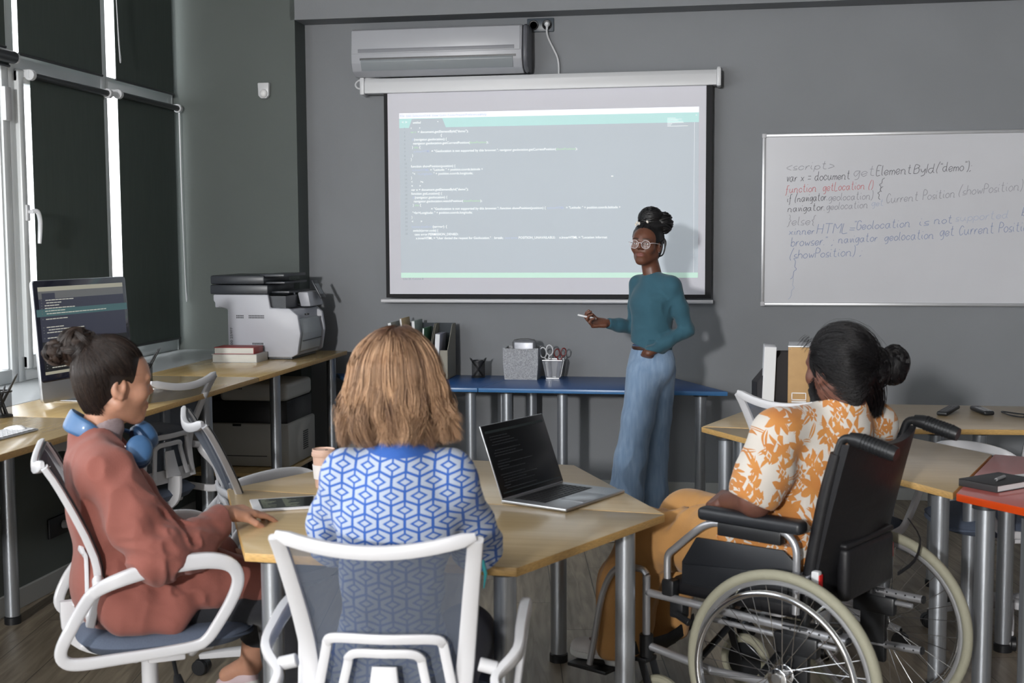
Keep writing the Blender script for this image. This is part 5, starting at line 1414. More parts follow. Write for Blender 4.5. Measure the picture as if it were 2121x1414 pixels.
F.ell((0, -.03, .53), (.165, .13, .095), None, .04)
F.chain([(.09, -.02, .53), (.10, .36, .50)], [.088, .074], .03).chain([(.10, .36, .50), (.045, .39, .32), (.01, .40, .22)], [.072, .072, .07], .02)
F.chain([(-.09, -.02, .53), (-.12, .37, .50)], [.088, .074], .03).chain([(-.12, .37, .50), (-.19, .36, .36), (-.215, .35, .29)], [.070, .064, .06], .02)
F.plane((.02, .40, .235), (-.1, .02, -1), .003, (-.1, .28, .12), (.15, .52, .3)).plane((-.22, .345, .29), (-.35, -.15, -1), .003, (-.35, .22, .12), (-.105, .5, .34))
F.folds(.004, (10, 10, 10), 4)
mesh_np('trousers', [F.mesh(1)], navy, GL_)
shoe_w = mat('sneaker_white', (.6, .57, .57), .6); sole_w = mat('sneaker_sole', (.62, .62, .6), .6)
def shoe(name, heel, toe, parent, m=None, sc=1.0, up=(0, 0, 1)):
    heel = V3(*heel); toe = V3(*toe); d = unit(toe-heel); u = unit(V3(*up)-np.dot(up, d)*d); sd = np.cross(d, u); ax = np.array([sd, d, u])
    L = np.linalg.norm(toe-heel); F = Field(np.minimum(heel, toe)-.1, np.maximum(heel, toe)+.12, .004)
    F.ell(heel+d*.025+u*.035, (.036*sc, .042*sc, .042*sc), ax, .02).ell(heel+d*L*.55+u*.028, (.040*sc, L*.42, .030*sc), ax, .03).ell(heel+d*L*.80+u*.022, (.045*sc, L*.2, .024*sc), ax, .02)
    F.cap(heel+d*.05+u*.05, heel+d*.035+u*.078, .034*sc, .033*sc, .015).plane(heel, -u, .003); F.plane(heel+u*.082, u, .003)
    o = mesh_np(name, [F.mesh(1)], m or shoe_w, parent)
    F = Field(np.minimum(heel, toe)-.1, np.maximum(heel, toe)+.1, .0045)
    F.ell(heel+d*.03+u*.006, (.040*sc, .045*sc, .05), ax, .01).ell(heel+d*L*.5+u*.006, (.040*sc, L*.46, .05), ax, .02).ell(heel+d*L*.78+u*.006, (.048*sc, L*.23, .05), ax, .02).plane(heel+u*.018, u, .002).plane(heel-u*.006, -u, .002)
    mesh_np('sole', [F.mesh(1)], sole_w, o); return o
shoe('sneaker', (-.24, .345, .125), (-.325, .235, .085), GL_, mat('sneaker_pink', srgb(196, 176, 180), .6), .8, (.1, .3, 1))
shoe('sneaker', (-.01, .38, .012), (-.03, .60, .012), GL_, None, .85)

# headphones round the neck
hp = thing('headphones', 'blue over-ear headphones hanging round the neck of the seated person', 'headphones', (-1.640, 3.320, 0), RAD(30-90))
blu = mat('headphone_blue', srgb(62, 100, 142), .45, .15, coat=.15); blud = mat('headphone_blue_dark', srgb(34, 62, 96), .4, .2)
MB().tube([(.058, -.115, 1.000), (.056, -.155, 1.025), (.03, -.192, 1.045), (-.03, -.196, 1.05), (-.062, -.155, 1.03)], [.6, 1.0, 1.1, 1.1, .7], 14, flat=(.009, .026), up=(0, .5, 1), smooth=5).build('headband', blu, hp)
MB().tube([(.050, -.118, .997), (.049, -.155, 1.019), (.026, -.184, 1.038), (-.026, -.188, 1.042)], [.5, .9, 1.0, .6], 12, flat=(.010, .019), up=(0, .5, 1), smooth=5).build('headband_pad', mat('headband_mesh', srgb(120, 150, 186), .7), hp)
for k, (c, n_) in enumerate((((.098, -.018, .966), (.80, -.05, .50)), ((-.055, .012, .985), (-.42, .72, .40)))):
    c = Vector(c); n_ = Vector(n_).normalized(); Q = Matrix.Translation(c) @ n_.to_track_quat('Z', 'Y').to_matrix().to_4x4()
    mb = MB(); mb.lathe([(.024, -.018), (.036, -.016), (.040, -.006), (.0405, .004), (.037, .014), (.028, .0205), (.012, .0235), (.0005, .024)], (0, 0, 0), 36, Q @ Matrix.Diagonal((.92, 1.12, 1, 1)))
    cupo = mb.build('ear_cup', blu, hp)
    MB().lathe([(.020, -.034), (.034, -.033), (.040, -.026), (.040, -.017), (.030, -.014)], (0, 0, 0), 36, Q @ Matrix.Diagonal((.92, 1.12, 1, 1))).build('ear_cushion', blud, cupo)
MB().tube([(.06, -.112, .998), (.072, -.09, .988), (.083, -.072, .984)], .0065, 10, smooth=3).build('yoke', blu, hp)
MB().tube([(.083, -.072, .984), (.096, -.045, .975)], .0028, 8).build('steel_stem', M['chrome'], hp)
MB().tube([(-.064, -.14, 1.022), (-.075, -.08, 1.01), (-.07, -.03, .995)], .006, 10, smooth=3).build('yoke', blu, hp)

# ================================================================ blonde person seen from behind
BL_ = thing('person', 'person with shoulder length blonde hair in a blue and white geometric blouse, seen from behind', 'person', (-.735, 2.745, 0), RAD(5))
H = Head((.0, .025, 1.215), yaw=-2, pitch=8, sc=1.0)
F = H.field(.0055, (.015, -.03, 1.07), .052); parts = [F.mesh(1)]
F = Field((-.35, -.25, .02), (.35, .7, 1.1), .008)
F.cap((.015, -.03, 1.08), (.015, -.03, .95), .05, .06, .03).ell((.0, -.03, .80), (.09, .065, .2), None, .04).ell((0, -.0, .53), (.17, .12, .10), None, .04)
for s in (-1, 1):
    F.chain([(s*.09, .02, .53), (s*.11, .42, .50), (s*.11, .40, .12)], [.08, .06, .04]).cap((s*.11, .40, .10), (s*.11, .52, .05), .036, .03)
    F.chain([(.01+s*.13, -.02, .975), (s*.175, .13, .82), (s*.11, .385, .775)], [.040, .036, .026])
parts.append(F.mesh(1))
parts.append(hand_field(.0035, (.11, .385, .768), (-.35, .9, -.12), (0, .1, 1), side=-1, curl=.35).mesh(1)); parts.append(hand_field(.0035, (-.11, .385, .768), (.35, .9, -.12), (0, .1, 1), side=1, curl=.35).mesh(1))
body = mesh_np('body', parts, skinA, BL_, H.attrs()); H.eyes(body)
# blouse pattern
def hex_mat(name, ox, oz):
    m = cloth_mat(name, (.7, .7, .7), .85, 0); t = NT(m); x, y, z = objxyz(t)
    Wd, Rs = .060, .0305
    u = x+y*.0-ox; v = z-oz
    def cell(dx, dz):
        a = ((u+(Wd/2+dx)).mod(Wd)-Wd/2).abs(); b = ((v+(Rs+dz)).mod(2*Rs)-Rs).abs(); return a, b, b+a*.387
    a1, b1, s1 = cell(0, 0); a2, b2, s2 = cell(Wd/2, Rs)
    use1 = s1.lt(s2); k1 = use1; k2 = use1*-1+1
    a = a1*k1+a2*k2; b = b1*k1+b2*k2; s_ = s1*k1+s2*k2; dm = b+a*.56
    inner = dm.lt(.0061); band = dm.gt(.0108)*s_.lt(.0183)*a.gt(.0023)*a.lt(.0268)
    wh = inner.max(band)
    # plain blue yoke under the collar
    yx = (x-.02)*1.0; yk = ((yx*yx*62)+((z-1.118)*(z-1.118)*380)).lt(1)*y.lt(.03)
    wh = wh*(yk*-1+1)
    col = mixc(t, wh, srgb(42, 88, 166), srgb(168, 178, 196))
    t.l.new(col, t.n['Principled BSDF'].inputs['Base Color'])
    return m
blouse_m = hex_mat('blue_hexagon_print', .012, .012)
F = Field((-.34, -.26, .40), (.34, .50, 1.13), .0055)
F.ell((.01, -.035, .93), (.145, .100, .13), None, .05).ell((-.01, -.03, .78), (.122, .105, .2), None, .05).ell((-.015, -.01, .56), (.155, .125, .14), None, .06)
F.cap((-.110, -.025, 1.022), (.130, -.025, 1.022), .055, .055, .035).cap((.015, -.04, 1.01), (.015, -.035, 1.055), .085, .064, .03)
for s in (-1, 1):
    F.chain([(.01+s*.130, -.02, .985), (-.002+s*.162, .06, .88), (-.004+s*.175, .14, .815), (s*.150, .27, .785), (s*.11, .36, .775)], [.058, .056, .054, .047, .038], .03)
F.ell((.015, .03, 1.125), (.062, .085, .055), None, .01, 's')
F.plane((0, .355, .8), (0, 1, 0)); F.plane((0, 0, .47), (0, 0, -1))
F.folds(.0055, (8, 8, 6), 2); F.folds(.008, (24, 10, 12), 4, (-.10, -.1, .72), .14, None, True); F.folds(.006, (20, 8, 14), 6, (.14, -.05, .78), .12, None, True)
F.folds(.007, (14, 14, 26), 9, (.21, .1, .85), .09, None, True); F.folds(.007, (14, 14, 26), 10, (-.21, .1, .85), .09, None, True)
mesh_np('blouse', [F.mesh(1)], blouse_m, BL_)
F = Field((-.30, -.2, .05), (.30, .56, .66), .008)
F.ell((0, 0, .53), (.18, .13, .10), None, .04)
for s in (-1, 1): F.chain([(s*.09, .02, .53), (s*.11, .42, .50), (s*.11, .40, .16)], [.092, .076, .065], .03)
F.plane((0, .4, .12), (0, 0, -1))
mesh_np('trousers', [F.mesh(1)], cloth_mat('navy_trousers', (.012, .018, .045), .8), BL_)
for s in (-1, 1): shoe('sneaker', (s*.11, .37, .012), (s*.12, .60, .012), BL_, None, .9)
# tassel of a bag strap at the right side
o = MB().tube([(.195, .05, .80), (.203, .04, .77), (.198, .045, .735)], [1, .9, .3], 8, flat=(.004, .009)).build('teal_tassel', mat('teal_cord', srgb(64, 178, 184), .6), BL_)
# hair: falls from a centre parting
HB = hair_mat('hair_blonde', srgb(74, 46, 34), srgb(216, 176, 140), .42, .3)
rs = RS(2); hc = H.P(0, -.012, .022)
F = Field(hc-.24, hc+.18, .007)
F.ell(H.P(0, -.020, .026), (.086, .098, .088), None).cap(H.P(0, -.022, .0), (-.010, -.0, 1.135), .080, .086, .03, ((0, 1, 0), .80))
face_hole(F, H); F.ell(H.P(0, .1, -.1), (.075, .1, .12), None, .02, 's')
F.folds(.004, (30, 30, 4), 3, None, None, None, True)
hb_ = F.mesh(1); parts = [(hb_[0], hb_[1], np.full(len(hb_[0]), .12))]
n = 17000; ph = rs.rand(n)*2*PI
ph = np.where(rs.rand(n) < .8, PI*1.5+(rs.rand(n)-.5)*3.6, ph)     # mostly the back
keepf = ~((np.sin(ph) > .35)); ph = ph[keepf]; n = len(ph)
cl = np.floor(ph*10+rs.rand(n)*1.1); cr_ = RS(7).rand(400)
cid = cl.astype(int) % 400; crnd = cr_[cid]
Mm = 20; s_ = np.linspace(0, 1, Mm)[None]
part_x = np.cos(ph)*.010; part_y = .05-.13*rs.rand(n)
zend = 1.088+.05*rs.rand(n)**1.5+.02*(crnd-.5)
out = (1.0+.05*rs.randn(n)*.5)[:, None]
rx = .082+.010*crnd; ry = .100
th = np.clip(s_*1.9, 0, 1)*PI*.5          # down the dome during the first half
dome_x = np.sin(th)*(rx[:, None])*np.cos(ph)[:, None]; dome_y = np.sin(th)*ry*np.sin(ph)[:, None]; dome_z = np.cos(th)*.092
c0 = H.P(0, -.020, .032)
low = np.clip((s_-.526)/.474, 0, 1)
x = c0[0]+dome_x*out+np.cos(ph)[:, None]*(low*.016+.024*np.clip(s_*1.25, 0, 1)**1.5); y = c0[1]+dome_y*out-low*.0*np.sin(ph)[:, None]
z = c0[2]+dome_z*out-low*(c0[2]-zend[:, None])
tw = low**1.2; wave = np.sin(low*(5.5+2*crnd[:, None])+crnd[:, None]*20)
x += tw*wave*.015+tw*(crnd[:, None]-.5)*.03; y += tw*np.cos(low*6+crnd[:, None]*31)*.014
x += (1-np.clip(s_*5, 0, 1))*(part_x[:, None]); y += (1-np.clip(s_*4, 0, 1))*(part_y[:, None]+.03)
pull = low**3*.42*(rs.rand(n)[:, None]-.15); x += -dome_x*pull*.5; y += -dome_y*pull
pth = np.stack([x, y, z], 2)+rs.randn(n, 1, 3)*.0030
root = np.clip(1-s_*3.2, 0, 1)
rn = np.clip(.16+.72*crnd+.18*rs.randn(n), 0, 1)
v, f, rr_ = strand_mesh(pth, .0006+.0003*rs.rand(n), rnd=rn)
rt = np.repeat(np.repeat((np.clip((s_[0]-.04)/.30, 0.12, 1))[None], n, 0).reshape(-1), 3)
parts.append((v, f, rr_*rt))
fly = pth[:160]+np.cumsum(rs.randn(160, Mm, 3)*.0022, 1); parts.append(strand_mesh(fly, .0005, rnd=.7*np.ones(160)))
hair_object('hair', parts, HB, BL_)

# ================================================================ man in the wheelchair
MN = thing('person', 'man with black hair in a bun in an orange patterned shirt, seated in the wheelchair', 'person', (.3495, 3.8085, 0), WR)
H = Head((.035, .015, 1.155), yaw=-24, pitch=6, sc=1.03)
skinB = skin_mat('skin_brown', srgb(104, 68, 56), srgb(110, 60, 54))
F = H.field(.0036, (.035, -.015, 1.02), .058); parts = [F.mesh(1)]
F = Field((-.42, -.2, .08), (.42, 1.0, 1.06), .008)
F.cap((.035, -.01, 1.03), (.02, .03, .9), .055, .06, .03).ell((0, .05, .80), (.10, .07, .2), None, .04).ell((0, .07, .57), (.13, .09, .08), None, .04)
for s in (-1, 1):
    kn = (s*.12, .60, .585) if s > 0 else (-.115, .60, .575)
    F.chain([(s*.09, .08, .57), kn, (s*.12, .72, .22)], [.085, .062, .042]).cap((s*.12, .72, .20), (s*.12, .84, .16), .038, .03)
AL = [(-.175, .115, .965), (-.262, .125, .785), (-.150, .285, .745)]; AR = [(.19, -.03, .965), (.27, .06, .76), (.10, .30, .72)]
F.chain(AL, [.05, .046, .030]).chain(AR, [.05, .046, .030])
parts.append(F.mesh(1))
parts.append(hand_field(.003, (-.152, .288, .745), (.62, .75, -.15), (-.5, .3, .8), side=1, curl=.55, sc=1.05).mesh(1)); parts.append(hand_field(.0034, (.10, .30, .72), (-.5, .85, -.1), (.2, .2, 1), side=-1, curl=.5, sc=1.05).mesh(1))
body = mesh_np('body', parts, skinB, MN, H.attrs()); H.eyes(body)
# printed shirt
def print_mat():
    m = cloth_mat('orange_leaf_print', (.7, .7, .7), .85, 0); t = NT(m); x, y, z = objxyz(t)
    u = x*1.0-y*.85; v = z+x*.05
    nz = t.new('ShaderNodeTexNoise'); nz.inputs['Scale'].default_value = 14; nz.inputs['Detail'].default_value = 1
    tc = t.new('ShaderNodeTexCoord'); t.l.new(tc.outputs['Object'], nz.inputs['Vector']); nv = X(t, nz.outputs[0])-.5
    def cells(S, off):
        cb = t.new('ShaderNodeCombineXYZ'); t.l.new((u+off).s, cb.inputs[0]); t.l.new((v+off*.7).s, cb.inputs[1])
        vo = t.new('ShaderNodeTexVoronoi', voronoi_dimensions='2D'); vo.inputs['Scale'].default_value = S; vo.inputs['Randomness'].default_value = .75
        t.l.new(cb.outputs[0], vo.inputs['Vector'])
        sb = t.new('ShaderNodeVectorMath', operation='SUBTRACT'); t.l.new(cb.outputs[0], sb.inputs[0]); t.l.new(vo.outputs['Position'], sb.inputs[1])
        sp = t.new('ShaderNodeSeparateXYZ'); t.l.new(sb.outputs[0], sp.inputs[0]); sc = t.new('ShaderNodeSeparateColor'); t.l.new(vo.outputs['Color'], sc.inputs[0])
        return X(t, sp.outputs[0]), X(t, sp.outputs[1]), [X(t, sc.outputs[i]) for i in range(3)]
    def star(S, R, off, thr):
        px, py, rn = cells(S, off); th = py.op('ARCTAN2', px)+rn[1]*6+nv*1.5; r = (px*px+py*py).op('SQRT')
        tri = ((th*(3.5/3.14159)).mod(1)-.5).abs()*2                      # jagged edge
        inner = px.abs()*1.0+py.abs()*.75
        ring = inner.gt(R*.24)*inner.lt(R*.44)*rn[2].gt(.35)
        return r.lt((tri*.62+.42)*R)*rn[0].gt(thr)*(ring*-1+1)
    def leaf(S, L, W, off, thr):
        px, py, rn = cells(S, off); a = rn[1]*6.28; ca = a.op('COSINE'); sa = a.sin()
        q = px*ca+py*sa; w = py*ca-px*sa+q*q*(rn[2]-.5)*22
        k = (q/L); body = w.abs().lt((k*k*-1+1)*W); vein = w.abs().lt(.0016)*rn[2].gt(.4)
        return body*rn[0].gt(thr)*(vein*-1+1)
    f = star(11.5, .052, 0, .12).max(star(19, .026, .37, .45)).max(leaf(16, .034, .0085, .61, .15)).max(leaf(22, .026, .005, .83, .3))
    org = mixc(t, (nv+.5)*1.2, srgb(204, 146, 76), srgb(184, 114, 56))
    t.l.new(mixc(t, f, srgb(206, 200, 192), org), t.n['Principled BSDF'].inputs['Base Color']); return m
F = Field((-.42, -.22, .50), (.42, .46, 1.12), .0055)
tf = V3(.39, .92, 0); tr3 = V3(.92, -.39, 0); axm = np.array([tr3, tf, V3(0, 0, 1)])
F.ell((.01, .045, .87), (.185, .118, .16), axm, .05).ell((.0, .06, .68), (.175, .135, .17), axm, .05).cap((-.15, .10, .985), (.17, -.035, .985), .068, .068, .04)
F.cap((.03, .0, .99), (.038, -.005, 1.062), .095, .070, .03)
F.chain([(-.165, .11, .965), (-.215, .115, .875), (-.258, .125, .815)], [.078, .076, .074], .03); F.chain([(.185, -.03, .965), (.24, .01, .86), (.265, .05, .79)], [.078, .075, .073], .03)
F.cap((-.235, .14, .85), (-.225, .19, .79), .05, .035, .03)
F.ell((.0, .07, .60), (.205, .16, .11), None, .04).chain([(-.165, .06, .66), (-.165, .26, .645)], [.062, .052], .04).chain([(.165, .06, .66), (.165, .24, .645)], [.062, .052], .04)
F.cap((.035, .02, 1.06), (.035, .03, 1.2), .060, .09, .008, None, 's').cap((.06, .06, 1.05), (.09, .13, .98), .03, .02, .01, None, 's')
F.plane((-.262, .13, .782), (-.35, .30, -.95), .003, (-.40, .0, .66), (-.19, .34, .86)); F.plane((.27, .06, .76), (.3, .3, -.9), .003, (.2, -.05, .66), (.42, .3, .83)); F.plane((0, 0, .535), (0, 0, -1))
F.folds(.006, (8, 8, 6), 3); F.folds(.007, (16, 16, 8), 5, (-.18, .12, .86), .12, None, True); F.folds(.008, (20, 12, 9), 6, (-.15, .08, .68), .13, None, True)
mesh_np('shirt', [F.mesh(1)], print_mat(), MN)
F = Field((-.3, -.1, .10), (.3, .92, .76), .0065)
F.ell((0, .08, .56), (.185, .13, .10), None, .05)
for s, kz in ((-1, .575), (1, .595)):
    F.chain([(s*.095, .09, .575), (s*.115, .35, .60), (s*.12, .595, kz)], [.098, .102, .095], .04)
    F.chain([(s*.12, .595, kz), (s*.125, .675, .40), (s*.125, .695, .21)], [.094, .098, .090], .03)
F.plane((0, .7, .165), (0, -.1, -1)); F.folds(.008, (7, 7, 7), 4); F.folds(.011, (13, 20, 13), 7, (-.1, .45, .62), .18, None, True); F.folds(.010, (18, 18, 7), 8, (-.1, .66, .42), .2, None, True)
must = cloth_mat('mustard_trousers', srgb(184, 136, 80), .9, .05, 10)
mesh_np('trousers', [F.mesh(1)], must, MN)
for s in (-1, 1): shoe('sneaker', (s*.125, .69, .134), (s*.13, .90, .140), MN, mat('canvas_shoe', (.55, .53, .52), .7), .95)
# black hair, beard and bun
HK = hair_mat('hair_black', (.003, .003, .004), (.012, .010, .011), .42, .35)
rs = RS(3)
F = Field(H.c-.2, H.c+.22, .005)
F.ell(H.P(0, -.024, .032), [q*1.03 for q in (.088, .104, .098)], H.ax); face_hole(F, H)
F.ell(H.P(-.082, .004, -.02), [.028, .02, .034], H.ax, .006, 's').ell(H.P(.082, .004, -.02), [.028, .02, .034], H.ax, .006, 's').ell(H.P(0, .03, -.1), [.09, .10, .05], H.ax, .01, 's')
bc = H.P(.135, -.085, .005)
F.ell(bc, (.028, .030, .042), None, .012).cap(bc, H.P(.06, -.08, .02), .026, .028, .03).cap(H.P(.02, -.075, -.02), (.080, -.050, 1.05), .046, .028, .03)
F.folds(.004, (40, 40, 12), 3, None, None, None, True)
hb_ = F.mesh(1); parts = [(hb_[0], hb_[1], np.full(len(hb_[0]), .1))]
S, Tt, sm = swept(H, rs, 11000, V3(.70, -.70, -.12), .14, (.0905, .106, .101), (0, -.024, .032), -.9, .52, 14, .0007, .02)
parts.append(sm); parts.append(bun(bc, (.036, .038, .050), 80, 80, .0008, rs, .16, .28))
parts.append(bun(H.P(.070, -.080, .0), (.040, .040, .055), 70, 80, .0008, rs, .12, .28))
# loose lock at the nape, stray hair
nl = 900; t_ = np.linspace(0, 1, 12)[None]; a0 = H.P(.02, -.10, -.02); a1 = V3(.115, -.085, 1.075); a2 = V3(.10, -.075, 1.02)
lk = (1-t_[..., None])**2*a0+2*t_[..., None]*(1-t_[..., None])*a1+t_[..., None]**2*a2+rs.randn(nl, 1, 3)*.014*(1-.4*t_[..., None])
parts.append(strand_mesh(lk, .0007, rnd=rs.rand(nl)))
fl = slerp_paths(S[:260], Tt[:260], 14)*np.array([.096, .112, .109])+V3(0, -.024, .032); fl += np.cumsum(rs.randn(260, 14, 3)*.0020, 1); parts.append(strand_mesh(H.c+(fl*1.03)@H.R.T, .0004, rnd=rs.rand(260)))
nf = 60; e_ = H.R@V3(-.25, .75, -.25); e_ = H.P(-.03, .075, .085)+rs.randn(nf, 1, 3)*.012+np.linspace(0, 1, 8)[None, :, None]*e_*.040*rs.rand(nf, 1, 1)+np.linspace(0, 1, 8)[None, :, None]**2*V3(0, 0, -.012)
parts.append(strand_mesh(e_, .0005, rnd=rs.rand(nf)))
hair_object('hair', parts, HK, MN)
nbd = 5000; S = rs.randn(nbd*5, 3); S /= np.linalg.norm(S, axis=1)[:, None]; S = S[(S[:, 1] > -.25) & ((S[:, 2] < -.15) | ((np.abs(S[:, 0]) > .75) & (S[:, 2] < .35) & (S[:, 1] > .0) & (S[:, 1] < .45))) & ~((S[:, 2] > -.42) & (S[:, 1] > .72))][:nbd]
b0 = S*np.array([.059, .063, .080])+V3(0, .030, -.034); gd = np.stack([b0+S*k*.0022+V3(0, .0, -.0022)*k for k in range(6)], 1)
parts = [strand_mesh(H.c+(gd*1.03)@H.R.T, .0006, rnd=rs.rand(len(S)))]
F = Field(H.c-.16, H.c+.14, .005); F.ell(H.P(0, .030, -.042), [.060, .064, .076], H.ax).plane(H.P(0, 0, -.030), H.R@V3(0, .35, .95)).ell(H.P(0, .104, -.050), [.024, .02, .012], H.ax, .004, 's'); bm_ = F.mesh(1)
parts.append((bm_[0], bm_[1], np.full(len(bm_[0]), .1)))
hair_object('beard', parts, HK, MN)

# ================================================================ standing presenter
WM = thing('person', 'standing person in a teal jumper and wide blue jeans with braided hair, presenting', 'person', (-.36, 6.45, 0), 0)
hy = 180-17      # the head looks towards the room, turned to the left of the picture
H = Head((-.016, -.005, 1.524), yaw=hy, pitch=-2, roll=-3, sc=.92)
skinC = skin_mat('skin_dark', srgb(104, 66, 50), srgb(126, 78, 70), .4)
F = H.field(.0026, (.012, .015, 1.375), .046); parts = [F.mesh(1)]
SL = V3(.126, -.085, 1.312); SR = V3(-.068, .085, 1.315); EL = V3(.192, -.040, 1.085); WL = V3(.004, -.138, .972); ER = V3(-.085, .10, 1.085); WRr = V3(-.222, -.02, 1.118)
F = Field((-.35, -.32, .02), (.35, .32, 1.42), .008)
F.cap((.012, .015, 1.385), (.02, .01, 1.29), .042, .045, .03).ell((.02, .0, 1.18), (.07, .06, .16), None, .04).ell((.01, .0, .92), (.09, .07, .08), None, .04)
F.chain([SL, EL, WL], [.028, .024, .022]).chain([SR, ER, WRr], [.028, .024, .022])
F.chain([(-.01, -.03, .88), (-.06, -.06, .48), (-.125, -.05, .09)], [.06, .05, .035]).chain([(.04, .04, .88), (.02, .07, .48), (.03, .07, .09)], [.06, .05, .035])
F.cap((-.125, -.05, .08), (-.18, -.15, .05), .035, .028).cap((.03, .07, .08), (-.01, -.03, .05), .035, .028)
parts.append(F.mesh(1))
parts.append(hand_field(.0024, WRr, (-.95, -.28, -.02), (.05, .50, -.85), side=1, curls=[.95, 1.08, 1.12, 1.15], sc=.90, thumb=1.1).mesh(1))
parts.append(hand_field(.0028, WL+V3(-.004, .020, .0), (-.08, .82, -.62), (-.25, -.75, -.6), side=-1, curl=.1, sc=.82, thumb=-.5).mesh(1))
body = mesh_np('body', parts, skinC, WM, H.attrs()); H.eyes(body, (.02, .01, .008))
teal = cloth_mat('teal_jersey', srgb(46, 88, 104), .85, .04, 9, .15)
D = unit(V3(-.64, -.77, 0)); Rr = V3(-.77, .64, 0); axw = np.array([Rr, D, V3(0, 0, 1)])
F = Field((-.30, -.26, .90), (.32, .26, 1.44), .0045)
F.ell((.025, .0, 1.235), (.132, .088, .115), axw, .05).ell(V3(.02, .0, 1.22)+D*.045, (.108, .060, .06), axw, .04).cap((.012, .0, 1.11), (.01, .0, .99), .112, .116, .05, (D, .82))
F.cap(SR+V3(.01, 0, -.005), SL+V3(-.01, 0, -.005), .043, .043, .035).cap((.018, .008, 1.28), (.013, .012, 1.335), .075, .052, .03).cap((.013, .012, 1.350), SL+V3(-.02, .01, .015), .032, .038, .03).cap((.013, .012, 1.350), SR+V3(.015, 0, .015), .032, .036, .03)
F.chain([SL, SL*.5+EL*.5, EL, EL*.5+WL*.5, WL+V3(.008, .01, .005)], [.041, .041, .037, .034, .031], .022)
F.chain([SR, SR*.5+ER*.5, ER, ER*.45+WRr*.55, WRr+V3(.012, .01, -.003)], [.040, .039, .038, .034, .031], .022)
F.cap((.010, .010, 1.385), (.014, .016, 1.46), .045, .055, .004, None, 's').plane((.01, .01, 1.388), (0, 0, 1), .006)
F.plane((0, 0, .990), (-.35, 0, -1)); F.plane(WRr+V3(.004, .006, 0), unit(V3(-.76, -.6, .15)), .003, WRr-.07, WRr+.07)
F.folds(.0035, (9, 9, 6), 3); F.folds(.0045, (30, 30, 14), 5, EL, .08, None, True); F.folds(.006, (14, 14, 24), 6, (.02, -.07, 1.02), .12, None, True); F.folds(.005, (18, 18, 18), 8, SL-V3(.05, 0, .08), .09, None, True)
mesh_np('jumper', [F.mesh(1)], teal, WM)
def denim():
    m = cloth_mat('light_denim', srgb(112, 140, 172), .85, 0, 30, .2, 600); t = NT(m); x, y, z = objxyz(t)
    cb = t.new('ShaderNodeCombineXYZ'); [t.l.new(q.s, cb.inputs[i]) for i, q in enumerate((x*60, y*60, z*9))]
    nz = t.new('ShaderNodeTexNoise'); nz.inputs['Scale'].default_value = 1; nz.inputs['Detail'].default_value = 6; t.l.new(cb.outputs[0], nz.inputs['Vector'])
    t.l.new(mixc(t, (X(t, nz.outputs[0])-.3)*1.6, srgb(112, 138, 168), srgb(146, 168, 194)), t.n['Principled BSDF'].inputs['Base Color']); return m
F = Field((-.28, -.22, .03), (.24, .22, 1.04), .0055)
F.ell((.012, .0, .90), (.128, .100, .125), axw, .04).cap((.012, .0, .93), (.012, .0, 1.02), .105, .100, .04, (D, .85))
F.chain([(-.02, -.03, .86), (-.055, -.05, .62), (-.085, -.06, .42), (-.115, -.055, .22), (-.135, -.05, .04)], [.096, .083, .083, .090, .098], .03)
F.chain([(.045, .045, .86), (.035, .06, .62), (.02, .07, .42), (.015, .075, .22), (.01, .075, .04)], [.094, .080, .078, .082, .086], .02)
F.plane((0, 0, 1.005), (0, 0, 1)); F.plane((0, 0, .05), (0, 0, -1))
F.folds(.0045, (9, 9, 5), 3); F.folds(.0065, (16, 16, 5), 6, (-.1, -.08, .3), .22, None, True); F.folds(.006, (14, 14, 20), 7, (.0, -.08, .86), .09, None, True)
jeans = mesh_np('jeans', [F.mesh(1)], denim(), WM)
seam = mat('jeans_seam', srgb(66, 90, 124), .9)
F = Field((-.16, -.17, .96), (.18, .17, 1.02), .004)
F.cap((.012, .0, .95), (.012, .0, 1.03), .1085, .1045, .02, (D, .87)).plane((0, 0, 1.006), (0, 0, 1), .002).plane((0, 0, .972), (0, 0, -1), .002)
mesh_np('waistband', [F.mesh(1)], seam, WM)
F = Field((-.16, -.17, .95), (.18, .17, 1.03), .004)
F.cap((.012, .0, .95), (.012, .0, 1.03), .1110, .1070, .02, (D, .87)).plane((0, 0, 1.002), (0, 0, 1), .002).plane((0, 0, .980), (0, 0, -1), .002)
mesh_np('belt', [F.mesh(1)], mat('brown_belt', (.05, .022, .016), .4), WM)
shoe('shoe', (-.115, -.02, .008), (-.21, -.20, .008), WM, None, .85); shoe('shoe', (.035, .10, .008), (-.03, -.09, .008), WM, None, .85)
# braids gathered into a big bun
HW = hair_mat('hair_braids', (.003, .003, .004), (.012, .011, .012), .42, .5); rs = RS(4)
F = Field(H.c-.14, H.c+.26, .0035)
F.ell(H.P(0, -.020, .034), [q*.92 for q in (.086, .100, .095)], H.ax); face_hole(F, H); F.ell(H.P(0, -.055, -.03), [.064, .052, .066], H.ax, .03)
for q_ in (-1, 1): F.ell(H.P(q_*.082, .006, -.02), [.025, .02, .032], H.ax, .005, 's')
F.ell(H.P(0, .055, -.095), [.08, .09, .045], H.ax, .01, 's'); F.cap(H.P(0, -.02, .10), (.03, .03, 1.64), .045, .05, .03)
B1 = V3(.004, .02, 1.658); B2 = V3(.064, .03, 1.634)
F.ell(B1, (.060, .055, .056), None, .01).ell(B2, (.050, .050, .054), None, .01).ell((.02, .02, 1.62), (.068, .06, .035), None, .02)
hb_ = F.mesh(1); parts = [(hb_[0], hb_[1], np.full(len(hb_[0]), .2))]
nb = 46; paths = []
